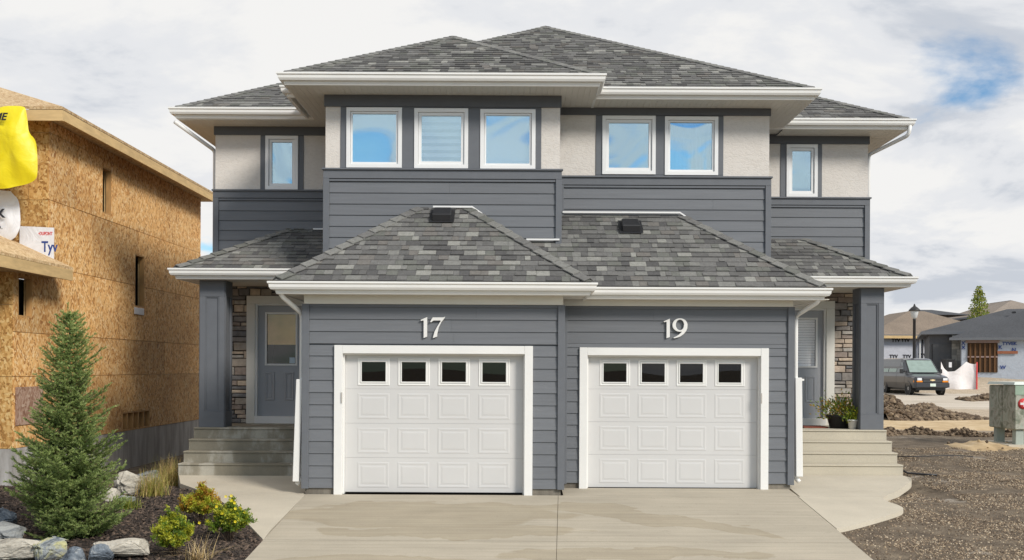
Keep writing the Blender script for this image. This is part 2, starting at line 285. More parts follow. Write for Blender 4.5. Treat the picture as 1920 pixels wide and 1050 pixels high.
# ------------------------------------------------------------------ object building
W = {}
def put(me, name, parent, origin):
    o = bpy.data.objects.new(name, me); C.objects.link(o)
    o.parent = parent; base = W[parent.name] if parent else Vector((0, 0, 0))
    o.location = Vector(origin) - base; W[o.name] = Vector(origin); return o
def tag(o, label=None, cat=None, group=None, kind=None):
    if label: o['label'] = label
    if cat: o['category'] = cat
    if group: o['group'] = group
    if kind: o['kind'] = kind
    return o
def empty(name, loc, label=None, cat=None, group=None, kind=None, parent=None):
    return tag(put(None, name, parent, loc), label, cat, group, kind)
class MB:
    def __init__(s): s.v = []; s.f = []; s.m = []; s.sm = []
    def face(s, pts, mi=0, sm=False):
        n = len(s.v); s.v += [tuple(p) for p in pts]; s.f.append(tuple(range(n, n + len(pts)))); s.m.append(mi); s.sm.append(sm)
    def mesh(s, vs, fs, mi=0, sm=False):
        n = len(s.v); s.v += [tuple(p) for p in vs]
        for f in fs: s.f.append(tuple(i + n for i in f)); s.m.append(mi); s.sm.append(sm)
        return s
    def box(s, x0, x1, y0, y1, z0, z1, mi=0):
        x0, x1 = min(x0, x1), max(x0, x1); y0, y1 = min(y0, y1), max(y0, y1); z0, z1 = min(z0, z1), max(z0, z1)
        vs = [(x0, y0, z0), (x1, y0, z0), (x1, y1, z0), (x0, y1, z0), (x0, y0, z1), (x1, y0, z1), (x1, y1, z1), (x0, y1, z1)]
        return s.mesh(vs, [(0, 3, 2, 1), (4, 5, 6, 7), (0, 1, 5, 4), (1, 2, 6, 5), (2, 3, 7, 6), (3, 0, 4, 7)], mi)
    def hexa(s, b, t, mi=0, sm=False):   # b,t: matching loops
        k = len(b); return s.mesh(list(b) + list(t), [tuple(reversed(range(k))), tuple(range(k, 2 * k))] + [(i, (i + 1) % k, k + (i + 1) % k, k + i) for i in range(k)], mi, sm)
    def prism(s, poly, z0, z1, mi=0): # poly xy CCW, z may be callable
        f0 = z0 if callable(z0) else (lambda x, y: z0); f1 = z1 if callable(z1) else (lambda x, y: z1)
        return s.hexa([(x, y, f0(x, y)) for x, y in poly], [(x, y, f1(x, y)) for x, y in poly], mi)
    def tube(s, pts, r, seg=8, mi=0, r2=None, caps=True):
        pts = [Vector(p) for p in pts]; rings = []
        for i, p in enumerate(pts):
            d = (pts[min(i + 1, len(pts) - 1)] - pts[max(i - 1, 0)]).normalized()
            u = d.cross(Vector((0, 0, 1)));
            if u.length < .05: u = d.cross(Vector((0, 1, 0)))
            u.normalize(); v_ = d.cross(u)
            rr = r if r2 is None else r + (r2 - r) * i / (len(pts) - 1)
            rr = rr if not isinstance(rr, tuple) else rr[0]
            rings.append([p + (u * math.cos(a) + v_ * math.sin(a)) * rr for a in [2 * math.pi * k / seg for k in range(seg)]])
        vs = [q for g in rings for q in g]; fs = []
        for i in range(len(rings) - 1):
            for k in range(seg): fs.append((i * seg + k, i * seg + (k + 1) % seg, (i + 1) * seg + (k + 1) % seg, (i + 1) * seg + k))
        if caps: fs += [tuple(range(seg))[::-1], tuple(range((len(rings) - 1) * seg, len(rings) * seg))]
        return s.mesh(vs, fs, mi, True)
    def lathe(s, c, prof, seg=16, mi=0, ax='z', sm=True):
        vs = []; fs = []
        for (r, h) in prof:
            for k in range(seg):
                a = 2 * math.pi * k / seg
                if ax == 'z': vs.append((c[0] + r * math.cos(a), c[1] + r * math.sin(a), c[2] + h))
                else: vs.append((c[0] + h, c[1] + r * math.cos(a), c[2] + r * math.sin(a)))
        for i in range(len(prof) - 1):
            for k in range(seg): fs.append((i * seg + k, i * seg + (k + 1) % seg, (i + 1) * seg + (k + 1) % seg, (i + 1) * seg + k))
        fs += [tuple(range(seg))[::-1], tuple(range((len(prof) - 1) * seg, len(prof) * seg))]
        return s.mesh(vs, fs, mi, sm)
    def build(s, name, mats, parent=None, origin=None, bevel=0, **k):
        if not isinstance(mats, (list, tuple)): mats = [mats]
        if origin is None:
            a = np.array(s.v); c = (a.min(0) + a.max(0)) / 2; origin = Vector((float(c[0]), float(c[1]), float(c[2])))
        origin = Vector(origin); me = bpy.data.meshes.new(name)
        me.from_pydata([(x - origin.x, y - origin.y, z - origin.z) for x, y, z in s.v], [], s.f)
        for m_ in mats: me.materials.append(m_)
        me.polygons.foreach_set('material_index', s.m); me.polygons.foreach_set('use_smooth', s.sm)
        me.update()
        bm = bmesh.new(); bm.from_mesh(me)
        if len(s.v) < 3000:
            if bevel:
                bmesh.ops.remove_doubles(bm, verts=bm.verts, dist=.0005)
            bmesh.ops.recalc_face_normals(bm, faces=bm.faces)
            if bevel: bmesh.ops.bevel(bm, geom=[e for e in bm.edges if e.calc_face_angle(0) > .5], offset=bevel, segments=1, affect='EDGES')
            bm.to_mesh(me)
        bm.free()
        o = put(me, name, parent, origin); return tag(o, **k)
def fast_mesh(name, V, Fc, mats, parent=None, mi=None, nv=3, origin=(0, 0, 0), smooth=False, **k):
    """numpy: V (n,3), Fc (m,nv)"""
    me = bpy.data.meshes.new(name); V = np.asarray(V, dtype=np.float32) - np.array(origin, dtype=np.float32); Fc = np.asarray(Fc, dtype=np.int32)
    me.vertices.add(len(V)); me.vertices.foreach_set('co', V.ravel())
    me.loops.add(Fc.size); me.loops.foreach_set('vertex_index', Fc.ravel())
    me.polygons.add(len(Fc)); me.polygons.foreach_set('loop_start', np.arange(0, Fc.size, nv, dtype=np.int32))
    for m_ in (mats if isinstance(mats, (list, tuple)) else [mats]): me.materials.append(m_)
    if mi is not None: me.polygons.foreach_set('material_index', np.asarray(mi, dtype=np.int32))
    if smooth: me.polygons.foreach_set('use_smooth', np.ones(len(Fc), dtype=bool))
    me.update(calc_edges=True); me.validate()
    return tag(put(me, name, parent, origin), **k)
def subtract(rect, holes):
    out = [rect]
    for h in holes:
        nx = []
        for r in out:
            a0, a1, b0, b1 = r; h0, h1, g0, g1 = h
            if h0 >= a1 or h1 <= a0 or g0 >= b1 or g1 <= b0: nx.append(r); continue
            if g0 > b0: nx.append((a0, a1, b0, g0))
            if g1 < b1: nx.append((a0, a1, g1, b1))
            c0, c1 = max(b0, g0), min(b1, g1)
            if h0 > a0: nx.append((a0, h0, c0, c1))
            if h1 < a1: nx.append((h1, a1, c0, c1))
        out = nx
    return [r for r in out if r[1] - r[0] > .01 and r[3] - r[2] > .005]
# text built flat and given a little thickness
def text_mesh(name, body, mat, parent, origin, size, axis='front', extrude=.001, bold=0, shear=0):
    cu = bpy.data.curves.new('t', 'FONT'); cu.body = body; cu.size = size; cu.extrude = extrude; cu.offset = bold; cu.shear = shear
    cu.align_x = 'LEFT'; to = bpy.data.objects.new('t', cu); C.objects.link(to)
    dg = bpy.context.evaluated_depsgraph_get(); dg.update(); me = bpy.data.meshes.new_from_object(to.evaluated_get(dg)); bpy.data.objects.remove(to)
    rot = Matrix.Rotation(math.radians(90), 4, 'X')
    if axis == 'side': rot = Matrix.Rotation(math.radians(90), 4, 'Z') @ rot
    me.transform(rot); me.materials.clear(); me.materials.append(mat)
    return put(me, name, parent, origin)
# ------------------------------------------------------------------ ground
def lerp(x, pts):
    if x <= pts[0][0]: return pts[0][1]
    for (a, b), (c_, d) in zip(pts, pts[1:]):
        if x <= c_:
            t = (x - a) / (c_ - a); t = t * t * (3 - 2 * t) if False else t; return b + (d - b) * t
    return pts[-1][1]
RP = [(-30, -.66), (5, -.50), (11, -.235), (15.3, -.06), (17, .02), (22, .20), (30, .26), (44, .33), (60, .47), (70, 1.62), (400, 1.72)]
LP = [(-30, -.66), (5, -.56), (11, -.34), (14, -.24), (17, -.28), (22, -.32), (40, -.3), (60, 0), (400, 1)]
def slab(x, y):
    if y < 15.3: return -.04 * (15.3 - y)
    if y < 16.0: return 0.0
    return min(.105, (y - 16.0) * .105 / .9)
def gz(x, y):
    a = lerp(y, RP); b = lerp(y, LP); t = min(1, max(0, (x + 4) / 1.5)); z = a * t + b * (1 - t)
    if -3.4 < x < 6.7 and 15 < y < 32: z = min(z, -.1)
    if x > 6.3 and y > 16: z += .05 * noise.noise(Vector((x * .5, y * .5, 0))) + .02 * noise.noise(Vector((x * 2, y * 2, 3)))
    return z
xs = [-900, -400, -150, -70, -40] + [x * .5 for x in range(-40, 100)] + [52, 60, 75, 100, 200, 500, 1000]
ys = [-700, -200, -60, -20] + [y * .5 for y in range(-16, 160)] + [85, 95, 110, 140, 200, 400, 900, 1900]
g = MB(); nx = len(xs)
g.mesh([(x, y, gz(x, y)) for y in ys for x in xs], [(j * nx + i, j * nx + i + 1, (j + 1) * nx + i + 1, (j + 1) * nx + i) for j in range(len(ys) - 1) for i in range(nx - 1)], 0, True)
g.build('ground', M['soil'], origin=(0, 0, 0), kind='structure', label='bare brown soil of the building site')
def sheet(name, xr, yfun, mat, step, lift, label, ny=8):
    b = MB(); X_ = np.arange(xr[0], xr[1] + .01, step); n = len(X_)
    vs = []
    for j in range(ny + 1):
        for x in X_:
            y0, y1 = yfun(x); y = y0 + (y1 - y0) * j / ny; vs.append((x, y, gz(x, y) + lift * (1 if 0 < j < ny else 0) + (0 if 0 < j < ny else -.06)))
    b.mesh(vs, [(j * n + i, j * n + i + 1, (j + 1) * n + i + 1, (j + 1) * n + i) for j in range(ny) for i in range(n - 1)], 0, True)
    return b.build(name, mat, kind='structure', label=label)
def wob(x, s, a): return a * noise.noise(Vector((x * s, s * 7.3, 1.1)))
sheet('road', (6, 90), lambda x: (41 + wob(x, .3, 1.5), 61 + wob(x, .2, 1)), M['gravel'], .8, .05, 'pale packed gravel road crossing behind the site', 12)
sheet('sand', (9, 60), lambda x: (27.5 + wob(x, .5, 1.0), 34 + wob(x, .35, 1.5)), M['sand'], .5, .04, 'strip of ochre sand between the dirt ridges', 8)
sheet('concrete_pad', (31.5, 42), lambda x: (61.5, 66.0), M['path'], .8, .08, 'grey concrete pad in front of the far garage', 6)
# driveway and paths: separate slabs with joints
def slabs(rootname, label, polys, mat, depth=.11, lab=None):
    allp = [p for q in polys for p in q]; cxm = sum(p[0] for p in allp) / len(allp); cym = sum(p[1] for p in allp) / len(allp)
    r = empty(rootname, (cxm, cym, slab(cxm, cym)), label, None, None, 'structure')
    for q in polys:
        if len(q) > 4:
            sharp = [(abs((Vector(q[i-1])-Vector(q[i])).normalized().dot((Vector(q[(i+1)%len(q)])-Vector(q[i])).normalized())) < .75) or abs(q[i][1]-15.3) < .05 or q[i][0] < 4.3 for i in range(len(q))]
            for _ in range(2):
                nq = []; ns = []
                for i in range(len(q)):
                    a, b, c_ = q[i - 1], q[i], q[(i + 1) % len(q)]
                    if sharp[i]: nq.append(b); ns.append(True)
                    else: nq += [(b[0]*.75+a[0]*.25, b[1]*.75+a[1]*.25), (b[0]*.75+c_[0]*.25, b[1]*.75+c_[1]*.25)]; ns += [False, False]
                q, sharp = nq, ns
        mx_, my_ = sum(p[0] for p in q) / len(q), sum(p[1] for p in q) / len(q); qq = []
        for i, p in enumerate(q):   # inset by 5 mm
            a = Vector(q[i - 1]); b = Vector(p); c_ = Vector(q[(i + 1) % len(q)]); d = ((a - b).normalized() + (c_ - b).normalized())
            ctr = (Vector((mx_, my_)) - b).normalized(); qq.append((b.x + ctr.x * .004, b.y + ctr.y * .004))
        mb = MB(); mb.prism(qq, lambda x, y: slab(x, y) - depth, lambda x, y: slab(x, y)); o = mb.build('concrete_slab', mat, r)
        bm = bmesh.new(); bm.from_mesh(o.data); bmesh.ops.triangulate(bm, faces=[f for f in bm.faces if len(f.verts) > 4]); bm.to_mesh(o.data); bm.free()
    return r
def jx(y): return .377 + (y - 11.03) * .0395
def lx(y): return -3.0 - (y - 10.97) * .062
def rx(y): return 3.86 + (y - 11.1) * .071
YS = [4.0, 8.0, 12.02, 15.3]
polys = []
for a, b in zip(YS, [YS[1] - .018, YS[2] - .018, YS[3]]): polys += [[(lx(a), a), (jx(a), a), (jx(b), b), (lx(b), b)], [(jx(a), a), (rx(a), a), (rx(b), b), (jx(b), b)]]
polys.append([(.62, 15.31), (4.18, 15.31), (4.24, 16.14), (.62, 16.14)])
drv = slabs('driveway', 'beige concrete driveway with water stains in front of both garages', polys, M['drive'])
for yj in (8.0, 12.02):
    mb = MB(); mb.prism([(lx(yj), yj - .03), (rx(yj), yj - .03), (rx(yj), yj + .005), (lx(yj), yj + .005)], -.6, lambda x, y: slab(x, y) - .006); mb.build('joint_filler', M['mulch'], drv)
slabs('path', 'pale concrete path leading to the left porch steps', [[(-5.0, 15.7), (-4.55, 15.0), (-4.15, 14.3), (-3.75, 13.5), (-3.4, 12.75), (-3.08, 12.05), (lx(12.05) , 12.06), (-3.13, 12.66), (-3.24, 14.9), (-3.27, 15.3)], [(-5.74, 16.93), (-5.5, 16.3), (-5.0, 15.7), (-3.3, 15.31), (-3.3, 16.93)]], M['path'])
slabs('path', 'pale concrete path with curved edge beside the right porch steps', [[(3.992, 12.85), (4.35, 13.15), (4.75, 13.55), (5.15, 13.95), (5.40, 14.28), (5.44, 14.6), (5.36, 15.0), (5.45, 15.3), (4.166, 15.3)], [(4.2, 15.31), (5.46, 15.31), (5.7, 15.7), (6.1, 16.25), (6.45, 16.75), (6.56, 17.1), (6.53, 17.45), (4.3, 17.45), (4.28, 16.14)]], M['path'])
# ------------------------------------------------------------------ the duplex
house = empty('duplex_house', (.5, 22, 0), 'grey two storey duplex house with white garage doors numbered 17 and 19', 'house')
YL, YLU, YLW = 15.32, 16.87, 19.1      # left unit: garage face, upper bay face, wing face
YR, YRU, YRW = 16.10, 17.67, 19.6      # right unit
XL0, XL1 = -3.30, .605
XR0, XR1 = .63, 4.28
XW0, XW1 = -5.81, 6.66
ZS = 6.49                              # upper soffit
LAND = .855
walls = {}
def shell(name, x0, x1, y0, y1, z0, z1, holes, mat=None, t=.14, side=True):
    """front wall with openings plus side walls, hollow inside"""
    mb = MB()
    for r in subtract((x0, x1, z0, z1), holes): mb.box(r[0], r[1], y0 + .02, y0 + t, r[2], r[3])
    if side:
        mb.box(x0, x0 + t, y0 + t + .002, y1, z0, z1); mb.box(x1 - t, x1, y0 + t + .002, y1, z0, z1)
    return mb.build('wall', mat or M['trim'], house)
def planks(parent, x0, x1, z0, z1, Y, exp=.1855, holes=(), top_from=None):
    """lap siding, one object per board; courses counted down from z1"""
    n = int(math.ceil((z1 - z0) / exp)); 
    for i in range(n):
        t = z1 - i * exp; b = max(z0, t - exp)
        if t - b < .03: continue
        pieces = []
        for r in subtract((x0, x1, b, t), holes):
            if r[1] - r[0] < .02 or r[3] - r[2] < .03: continue
            if r[1] - r[0] > 2.6 and RR.random() < .6:
                xm = r[0] + (r[1] - r[0]) * RR.uniform(.25, .75); pieces += [(r[0], xm, r[2], r[3]), (xm, r[1], r[2], r[3])]
            else: pieces.append(r)
        for r in pieces:
            mb = MB(); a0, a1, c0, c1 = r
            fr = (c1 - c0) / exp
            yb = Y - .018; yt = Y - .018 + .015 * fr
            mb.hexa([(a0 + .001, Y + .018, c0 + .003), (a1 - .001, Y + .018, c0 + .003), (a1 - .001, yb, c0 + .003), (a0 + .001, yb, c0 + .003)],
                    [(a0 + .001, Y + .018, c1), (a1 - .001, Y + .018, c1), (a1 - .001, yt, c1), (a0 + .001, yt, c1)])
            mb.build('siding_plank', M['siding'], parent)
def board(parent, x0, x1, z0, z1, Y, proud=.035, mat=None, name='trim_board'):
    mb = MB(); mb.box(x0, x1, Y - proud, Y + .018, z0, z1); return mb.build(name, mat or M['trim'], parent, bevel=.003)
def window(x0, x1, z0, z1, Y, kind, fw=.065):
    mb = MB(); o = .045
    for r in subtract((x0, x1, z0, z1), [(x0 + fw, x1 - fw, z0 + fw, z1 - fw)]): pass
    def ring(a0, a1, b0, b1, wd, yf, yb):
        mb.mesh([(a0, yf, b0), (a1, yf, b0), (a1, yf, b1), (a0, yf, b1), (a0 + wd, yf, b0 + wd), (a1 - wd, yf, b0 + wd), (a1 - wd, yf, b1 - wd), (a0 + wd, yf, b1 - wd),
                 (a0, yb, b0), (a1, yb, b0), (a1, yb, b1), (a0, yb, b1), (a0 + wd, yb, b0 + wd), (a1 - wd, yb, b0 + wd), (a1 - wd, yb, b1 - wd), (a0 + wd, yb, b1 - wd)],
                [(i, (i + 1) % 4, 4 + (i + 1) % 4, 4 + i) for i in range(4)] + [(8 + i, 8 + (i + 1) % 4, (i + 1) % 4, i) for i in range(4)] + [(4 + i, 4 + (i + 1) % 4, 12 + (i + 1) % 4, 12 + i) for i in range(4)] + [(8 + i, 8 + (i + 1) % 4, 12 + (i + 1) % 4, 12 + i) for i in range(4)])
    ring(x0, x1, z0, z1, fw, Y - o, Y + .08)
    wobj = mb.build('window', M['vinyl'], house, bevel=.004)
    mb = MB(); ring(x0 + fw + .004, x1 - fw - .004, z0 + fw + .004, z1 - fw - .004, .030 if kind != 'zebra' and kind != 'open' else .05, Y - .018, Y + .05)
    mb.build('sash', M['vinyl'], wobj, bevel=.003)
    i = fw + .03; mb = MB(); mb.box(x0 + i, x1 - i, Y + .012, Y + .018, z0 + i, z1 - i); mb.build('pane', M['glass'], wobj)
    if kind in ('blind', 'zebra'):
        n = 14 if kind == 'blind' else 7; h = (z1 - z0 - 2 * i) / n
        for k in range(n):
            zb = z0 + i + k * h; mb = MB()
            f = 0.97 if kind == 'blind' else .55
            mb.box(x0 + i - .02, x1 - i + .02, Y + .062, Y + .066, zb, zb + h * f); mb.build('blind_slat', M['blind'], wobj)
    if kind == 'sheer':
        mb = MB(); n = 40; vs = []
        for k in range(n + 1):
            x = x0 + i + (x1 - x0 - 2 * i) * k / n; y = Y + .10 + .018 * math.sin(k * 1.7) + .01 * math.sin(k * .6); vs += [(x, y, z0 + i), (x, y, z1 - i)]
        mb.mesh(vs, [(2 * k, 2 * k + 2, 2 * k + 3, 2 * k + 1) for k in range(n)], 0, True); mb.build('curtain', M['sheer'], wobj)
    mb = MB(); mb.box(x0 - .1, x1 + .1, Y + 1.2, Y + 1.24, z0 - .2, z1 + .1)
    mb.build('room_back', M['room'], wobj)
    return wobj
# ---- upper bays and wings: (Y, x0, x1, header z0,z1, window band bottom z, ledge, windows [(px0,px1,py0,py1,kind)], mullion boards)
def upper(Y, x0, x1, py_head, py_ledge, wins, boards, stuccos, py_sid0, zbot, ref, cornL=True, cornR=True, pyw=None, top_gap=0, ledge_z=None, joint=None):
    zh = PZ(py_head, Y, ref); zl = PZ(py_ledge, Y, ref); zsid = PZ(py_sid0, Y, ref)
    holes = []; W_ = []
    for (a, b, c_, d, kind) in wins:
        r = (PX(a, Y, 250), PX(b, Y, 250), PZ(d, Y, ref), PZ(c_, Y, ref)); W_.append((r, kind)); holes.append((r[0] + .05, r[1] - .05, r[2] + .05, r[3] - .05))
    wl = shell('wall', x0, x1, Y, 27.5, zbot, ZS, holes)
    board(wl, x0 - .02, x1 + .02, zh, ZS - .003, Y, .045, M['band'])
    for r, kind in W_: window(*r, Y, kind)
    # vertical dark boards fill between the openings, window openings cut out of them
    for (a, b) in boards:
        for r in subtract((PX(a, Y, 250), PX(b, Y, 250), zl + .03, zh), [q for q, _ in W_]):
            board(wl, *r, Y, .026, M['trim'])
    for (a, b) in stuccos:
        A = x0 + .002 if a is None else PX(a, Y, 250); B = x1 - .002 if b is None else PX(b, Y, 250)
        mb = MB(); mb.box(A, B, Y - .012, Y + .018, zl + .03, zh); mb.build('stucco_panel', M['stucco'], wl)
    # ledge with drip cap, top board, corner boards
    mb = MB(); mb.hexa([(x0 - .05, Y + .015, zl), (x1 + .05, Y + .015, zl), (x1 + .05, Y - .075, zl), (x0 - .05, Y - .075, zl)], [(x0 - .05, Y + .015, zl + .045), (x1 + .05, Y + .015, zl + .045), (x1 + .05, Y - .075, zl + .025), (x0 - .05, Y - .075, zl + .025)])
    mb.build('ledge', M['trim'], wl)
    cw = .10
    board(wl, x0 - .03, x1 + .03, zsid, zl - .001, Y, .045)
    if cornL: board(wl, x0 - .03, x0 + cw - .03, zbot, zsid - .001, Y, .045)
    if cornR: board(wl, x1 - cw + .03, x1 + .03, zbot, zsid - .001, Y, .045)
    board(wl, x0 + (cw - .03 if cornL else 0), x1 - (cw - .03 if cornR else 0), zsid - .045, zsid - .006, Y, .03)
    planks(wl, x0 + (cw - .03 if cornL else 0), x1 - (cw - .03 if cornR else 0), zbot, zsid - .05, Y)
    return wl
upper(YLU, XL0, XL1, 201.5, 320, [(650, 754, 203, 316, 'blind'), (777, 878, 204, 316.5, 'zebra'), (900.5, 1004, 205, 317.5, 'blind')],
      [(639, 1015)], [(None, 639), (1015, None)], 336, 3.6, 830)
upper(YRU, XR0, XR1, 217, 334, [(1129, 1229, 218, 328, 'open'), (1246, 1346, 219, 329, 'sheer')],
      [(1117, 1356)], [(None, 1117), (1356, None)], 348, 3.5, 1245)
upper(YLW, XW0, XL0 - .001, 254, 359, [(498.5, 560, 255, 356, 'open')], [(489, 570)], [(None, 489), (570, None)], 372, 3.9, 505, cornR=False)
upper(YRW, XR1 + .001, XW1, 270.5, 373, [(1474, 1532.5, 271.5, 370, 'open')], [(1463, 1541)], [(None, 1463), (1541, None)], 385, 3.9, 1535, cornL=False)
# ---- garages
GH = 2.13
def garage(Y, x0, x1, ref, px_open, pyt, num, handle_left):
    zf = PZ(571 if ref < 1000 else 574.5, Y, ref); ztop = 3.03
    ox0, ox1 = PX(px_open[0], Y, 800), PX(px_open[1], Y, 800); zo = PZ(pyt, Y, ref)
    wl = shell('wall', x0, x1, Y, 24, .10, ztop, [(ox0, ox1, -1, zo)])
    # foundation showing beneath the siding
    mb = MB(); mb.box(x0 + .02, ox0 - .13, Y + .01, Y + .2, -.35, .098); mb.build('foundation', M['found'], house)
    mb = MB(); mb.box(ox1 + .13, x1 - .02, Y + .01, Y + .2, -.35, .098); mb.build('foundation', M['found'], house)
    mb = MB(); mb.box(x0, x1, Y - .06, Y + .018, zf, ztop - .004); mb.build('frieze_board', M['frieze'], house, bevel=.003)
    cw = .105; tw = .125
    board(wl, x0 - .03, x0 + cw - .03, .085, zf - .001, Y, .045); board(wl, x1 - cw + .03, x1 + .03, .085, zf - .001, Y, .045)
    planks(wl, x0 + cw - .03, x1 - cw + .03, .09, zf - .045, Y, .1845, [(ox0 - tw, ox1 + tw, -1, zo + tw)])
    board(wl, x0 + cw - .03, x1 - cw + .03, zf - .044, zf - .001, Y, .028)
    # white casing and jambs
    cs = MB(); cs.box(ox0 - tw, ox0, Y - .05, Y + .02, -.005, zo + tw); cs.build('garage_casing', M['white'], house, bevel=.004)
    cs = MB(); cs.box(ox1, ox1 + tw, Y - .05, Y + .02, -.005, zo + tw); cs.build('garage_casing', M['white'], house, bevel=.004)
    cs = MB(); cs.box(ox0 + .001, ox1 - .001, Y - .048, Y + .02, zo, zo + tw - .001); cs.build('garage_casing', M['white'], house, bevel=.004)
    yd = Y + .11
    cs = MB(); cs.box(ox0 - .04, ox0 + .02, Y + .021, Y + .2, 0, zo + .04); cs.box(ox1 - .02, ox1 + .04, Y + .021, Y + .2, 0, zo + .04); cs.box(ox0 + .021, ox1 - .021, Y + .021, Y + .2, zo - .02, zo + .04)
    cs.build('garage_jamb', M['white'], house)
    # sectional door
    d0, d1 = ox0 + .022, ox1 - .022; hgt = (zo - .022 - .012) / 4
    # horizontal positions of the four pressed fields
    wd = d1 - d0; cols = [(d0 + wd * a, d0 + wd * b) for a, b in [(.068, .248), (.294, .474), (.520, .700), (.748, .926)]]
    root = MB(); root.box(d0, d1, yd + .04, yd + .045, .004, .02); gd = root.build('garage_door', M['black'], house, origin=((d0 + d1) / 2, yd, 0))
    for k in range(4):
        b = .022 + k * hgt; t = b + hgt - .0025; sec = MB()
        holes = []
        if k == 3: holes = [(c0 + .055, c1 - .055, b + .10, t - .10) for c0, c1 in cols]
        for r in subtract((d0, d1, b, t), holes): sec.box(r[0], r[1], yd, yd + .038, r[2], r[3])
        so = sec.build('door_section', M['gdoor'], gd)
        for ci, (c0, c1) in enumerate(cols):
            p0, p1, q0, q1 = c0, c1, b + .065, t - .065
            mb = MB(); lv = [(0, 0.0), (.014, .003), (.026, .003), (.044, .0004), (.056, .0004), (.080, .0035)]
            if k == 3: p0, p1, q0, q1 = c0 - .0, c1 + .0, b + .05, t - .05; lv = [(0, 0), (.008, .010), (.022, .010), (.028, .002), (.040, .002), (.044, .016), (.058, .016), (.062, 0.004)]
            rings = [[(p0 + i, yd - h - .001, q0 + i), (p1 - i, yd - h - .001, q0 + i), (p1 - i, yd - h - .001, q1 - i), (p0 + i, yd - h - .001, q1 - i)] for i, h in lv]
            vs = [q for g_ in rings for q in g_]; fs = [(4 * j + i, 4 * j + (i + 1) % 4, 4 * j + 4 + (i + 1) % 4, 4 * j + 4 + i) for j in range(len(rings) - 1) for i in range(4)]
            if k < 3: fs.append(tuple(4 * (len(rings) - 1) + i for i in range(4)))
            mb.mesh(vs, fs); mb.build('door_panel' if k < 3 else 'window_frame', M['gdoor'] if k < 3 else M['white'], gd)
            if k == 3:
                mb = MB(); mb.box(c0 + .057, c1 - .057, yd + .004, yd + .008, b + .102, t - .102); mb.build('window_pane', M['gglass'], gd)
    hx = ox0 - .03 if handle_left else ox1 + .03
    mb = MB(); mb.box(hx + (.012 if handle_left else -.03), hx + (.03 if handle_left else -.012), Y - .062, Y - .051, 1.38, 1.54); mb.build('latch', simple('latch_metal', (.45, .42, .38), .4), gd)
    return gd
gL = garage(YL, XL0, XL1, 812, (642.5, 983), 663.5, 17, True)
gR = garage(YR, XR0, XR1, 1265, (1100.5, 1425), 667, 19, False)
# garage inside so the panes look into a dark room
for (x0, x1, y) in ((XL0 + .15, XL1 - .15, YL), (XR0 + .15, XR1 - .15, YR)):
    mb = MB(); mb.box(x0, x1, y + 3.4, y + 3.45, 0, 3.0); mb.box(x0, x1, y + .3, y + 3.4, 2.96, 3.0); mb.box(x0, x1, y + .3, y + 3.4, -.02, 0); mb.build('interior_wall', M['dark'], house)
# numbers
def digit(ch, ox, oz, h, Y, parent):
    P = lambda q: (ox + q[0] * h, oz + q[1] * h); mb = MB()
    yf, yb = Y - .052, Y - .024
    if ch == '1':
        poly = [(.00, .84), (.035, .80), (.13, .825), (.15, .80), (.15, 0.0), (.31, .065), (.31, .98)]
    elif ch == '7':
        poly = [(.0, .76), (.04, .735), (.16, .82), (.47, .825), (.50, .80), (.34, .55), (.21, .30), (.13, .0), (.33, .07), (.335, .20), (.40, .50), (.52, .74), (.66, .92), (.70, 1.0), (.66, .985), (.60, .965), (.12, .965)]
    else: poly = None
    if poly:
        mb.hexa([(P(q)[0], yb, P(q)[1]) for q in poly], [(P(q)[0], yf, P(q)[1]) for q in poly])
        o = mb.build('digit', M['white'], parent)
        bm = bmesh.new(); bm.from_mesh(o.data); bmesh.ops.triangulate(bm, faces=[f for f in bm.faces if len(f.verts) > 4]); bm.to_mesh(o.data); bm.free(); return o
    # nine: closed ring outline with a varying stroke then a tapering tail, built as one strip
    outer, inner = [], []; cx_, cy_ = .39, .665
    n = 36
    for k in range(n):
        a = 2 * math.pi * k / n
        ro = (.375, .335); ri = (.205, .265); sh = .0
        outer.append((cx_ + ro[0] * math.cos(a), cy_ + ro[1] * math.sin(a))); inner.append((cx_ - .0 + ri[0] * math.cos(a), cy_ + .005 + ri[1] * math.sin(a)))
    vs = [(P(q)[0], yf, P(q)[1]) for q in outer] + [(P(q)[0], yf, P(q)[1]) for q in inner] + [(P(q)[0], yb, P(q)[1]) for q in outer] + [(P(q)[0], yb, P(q)[1]) for q in inner]
    fs = []
    for k in range(n):
        j = (k + 1) % n; fs += [(k, j, n + j, n + k), (2 * n + k, 2 * n + j, j, k), (n + k, n + j, 3 * n + j, 3 * n + k)]
    mb.mesh(vs, fs)
    L = [(.765, .66), (.755, .52), (.70, .37), (.58, .22), (.40, .09), (.25, .035), (.10, .0)]
    I = [(.585, .66), (.575, .56), (.555, .45), (.46, .30), (.33, .18), (.20, .095), (.07, .045)]
    for k in range(len(L) - 1):
        q = [L[k], L[k + 1], I[k + 1], I[k]]
        mb.hexa([(P(p)[0], yb, P(p)[1]) for p in q], [(P(p)[0], yf - .0015, P(p)[1]) for p in q])
    return mb.build('digit', M['white'], parent)
def number(s, pxs, py0, py1, Y, ref):
    h = PZ(py0, Y, ref) - PZ(py1, Y, ref); z = PZ(py1, Y, ref); r = empty('house_number', (PX(pxs[0], Y), Y - .03, z), parent=house)
    r['label'] = 'white metal house number ' + s
    for c_, px in zip(s, pxs): digit(c_, PX(px, Y, 610), z, h, Y, r)
number('17', (789, 807), 594, 634, YL, 812); number('19', (1243.5, 1259.5), 597, 634.5, YR, 1266)
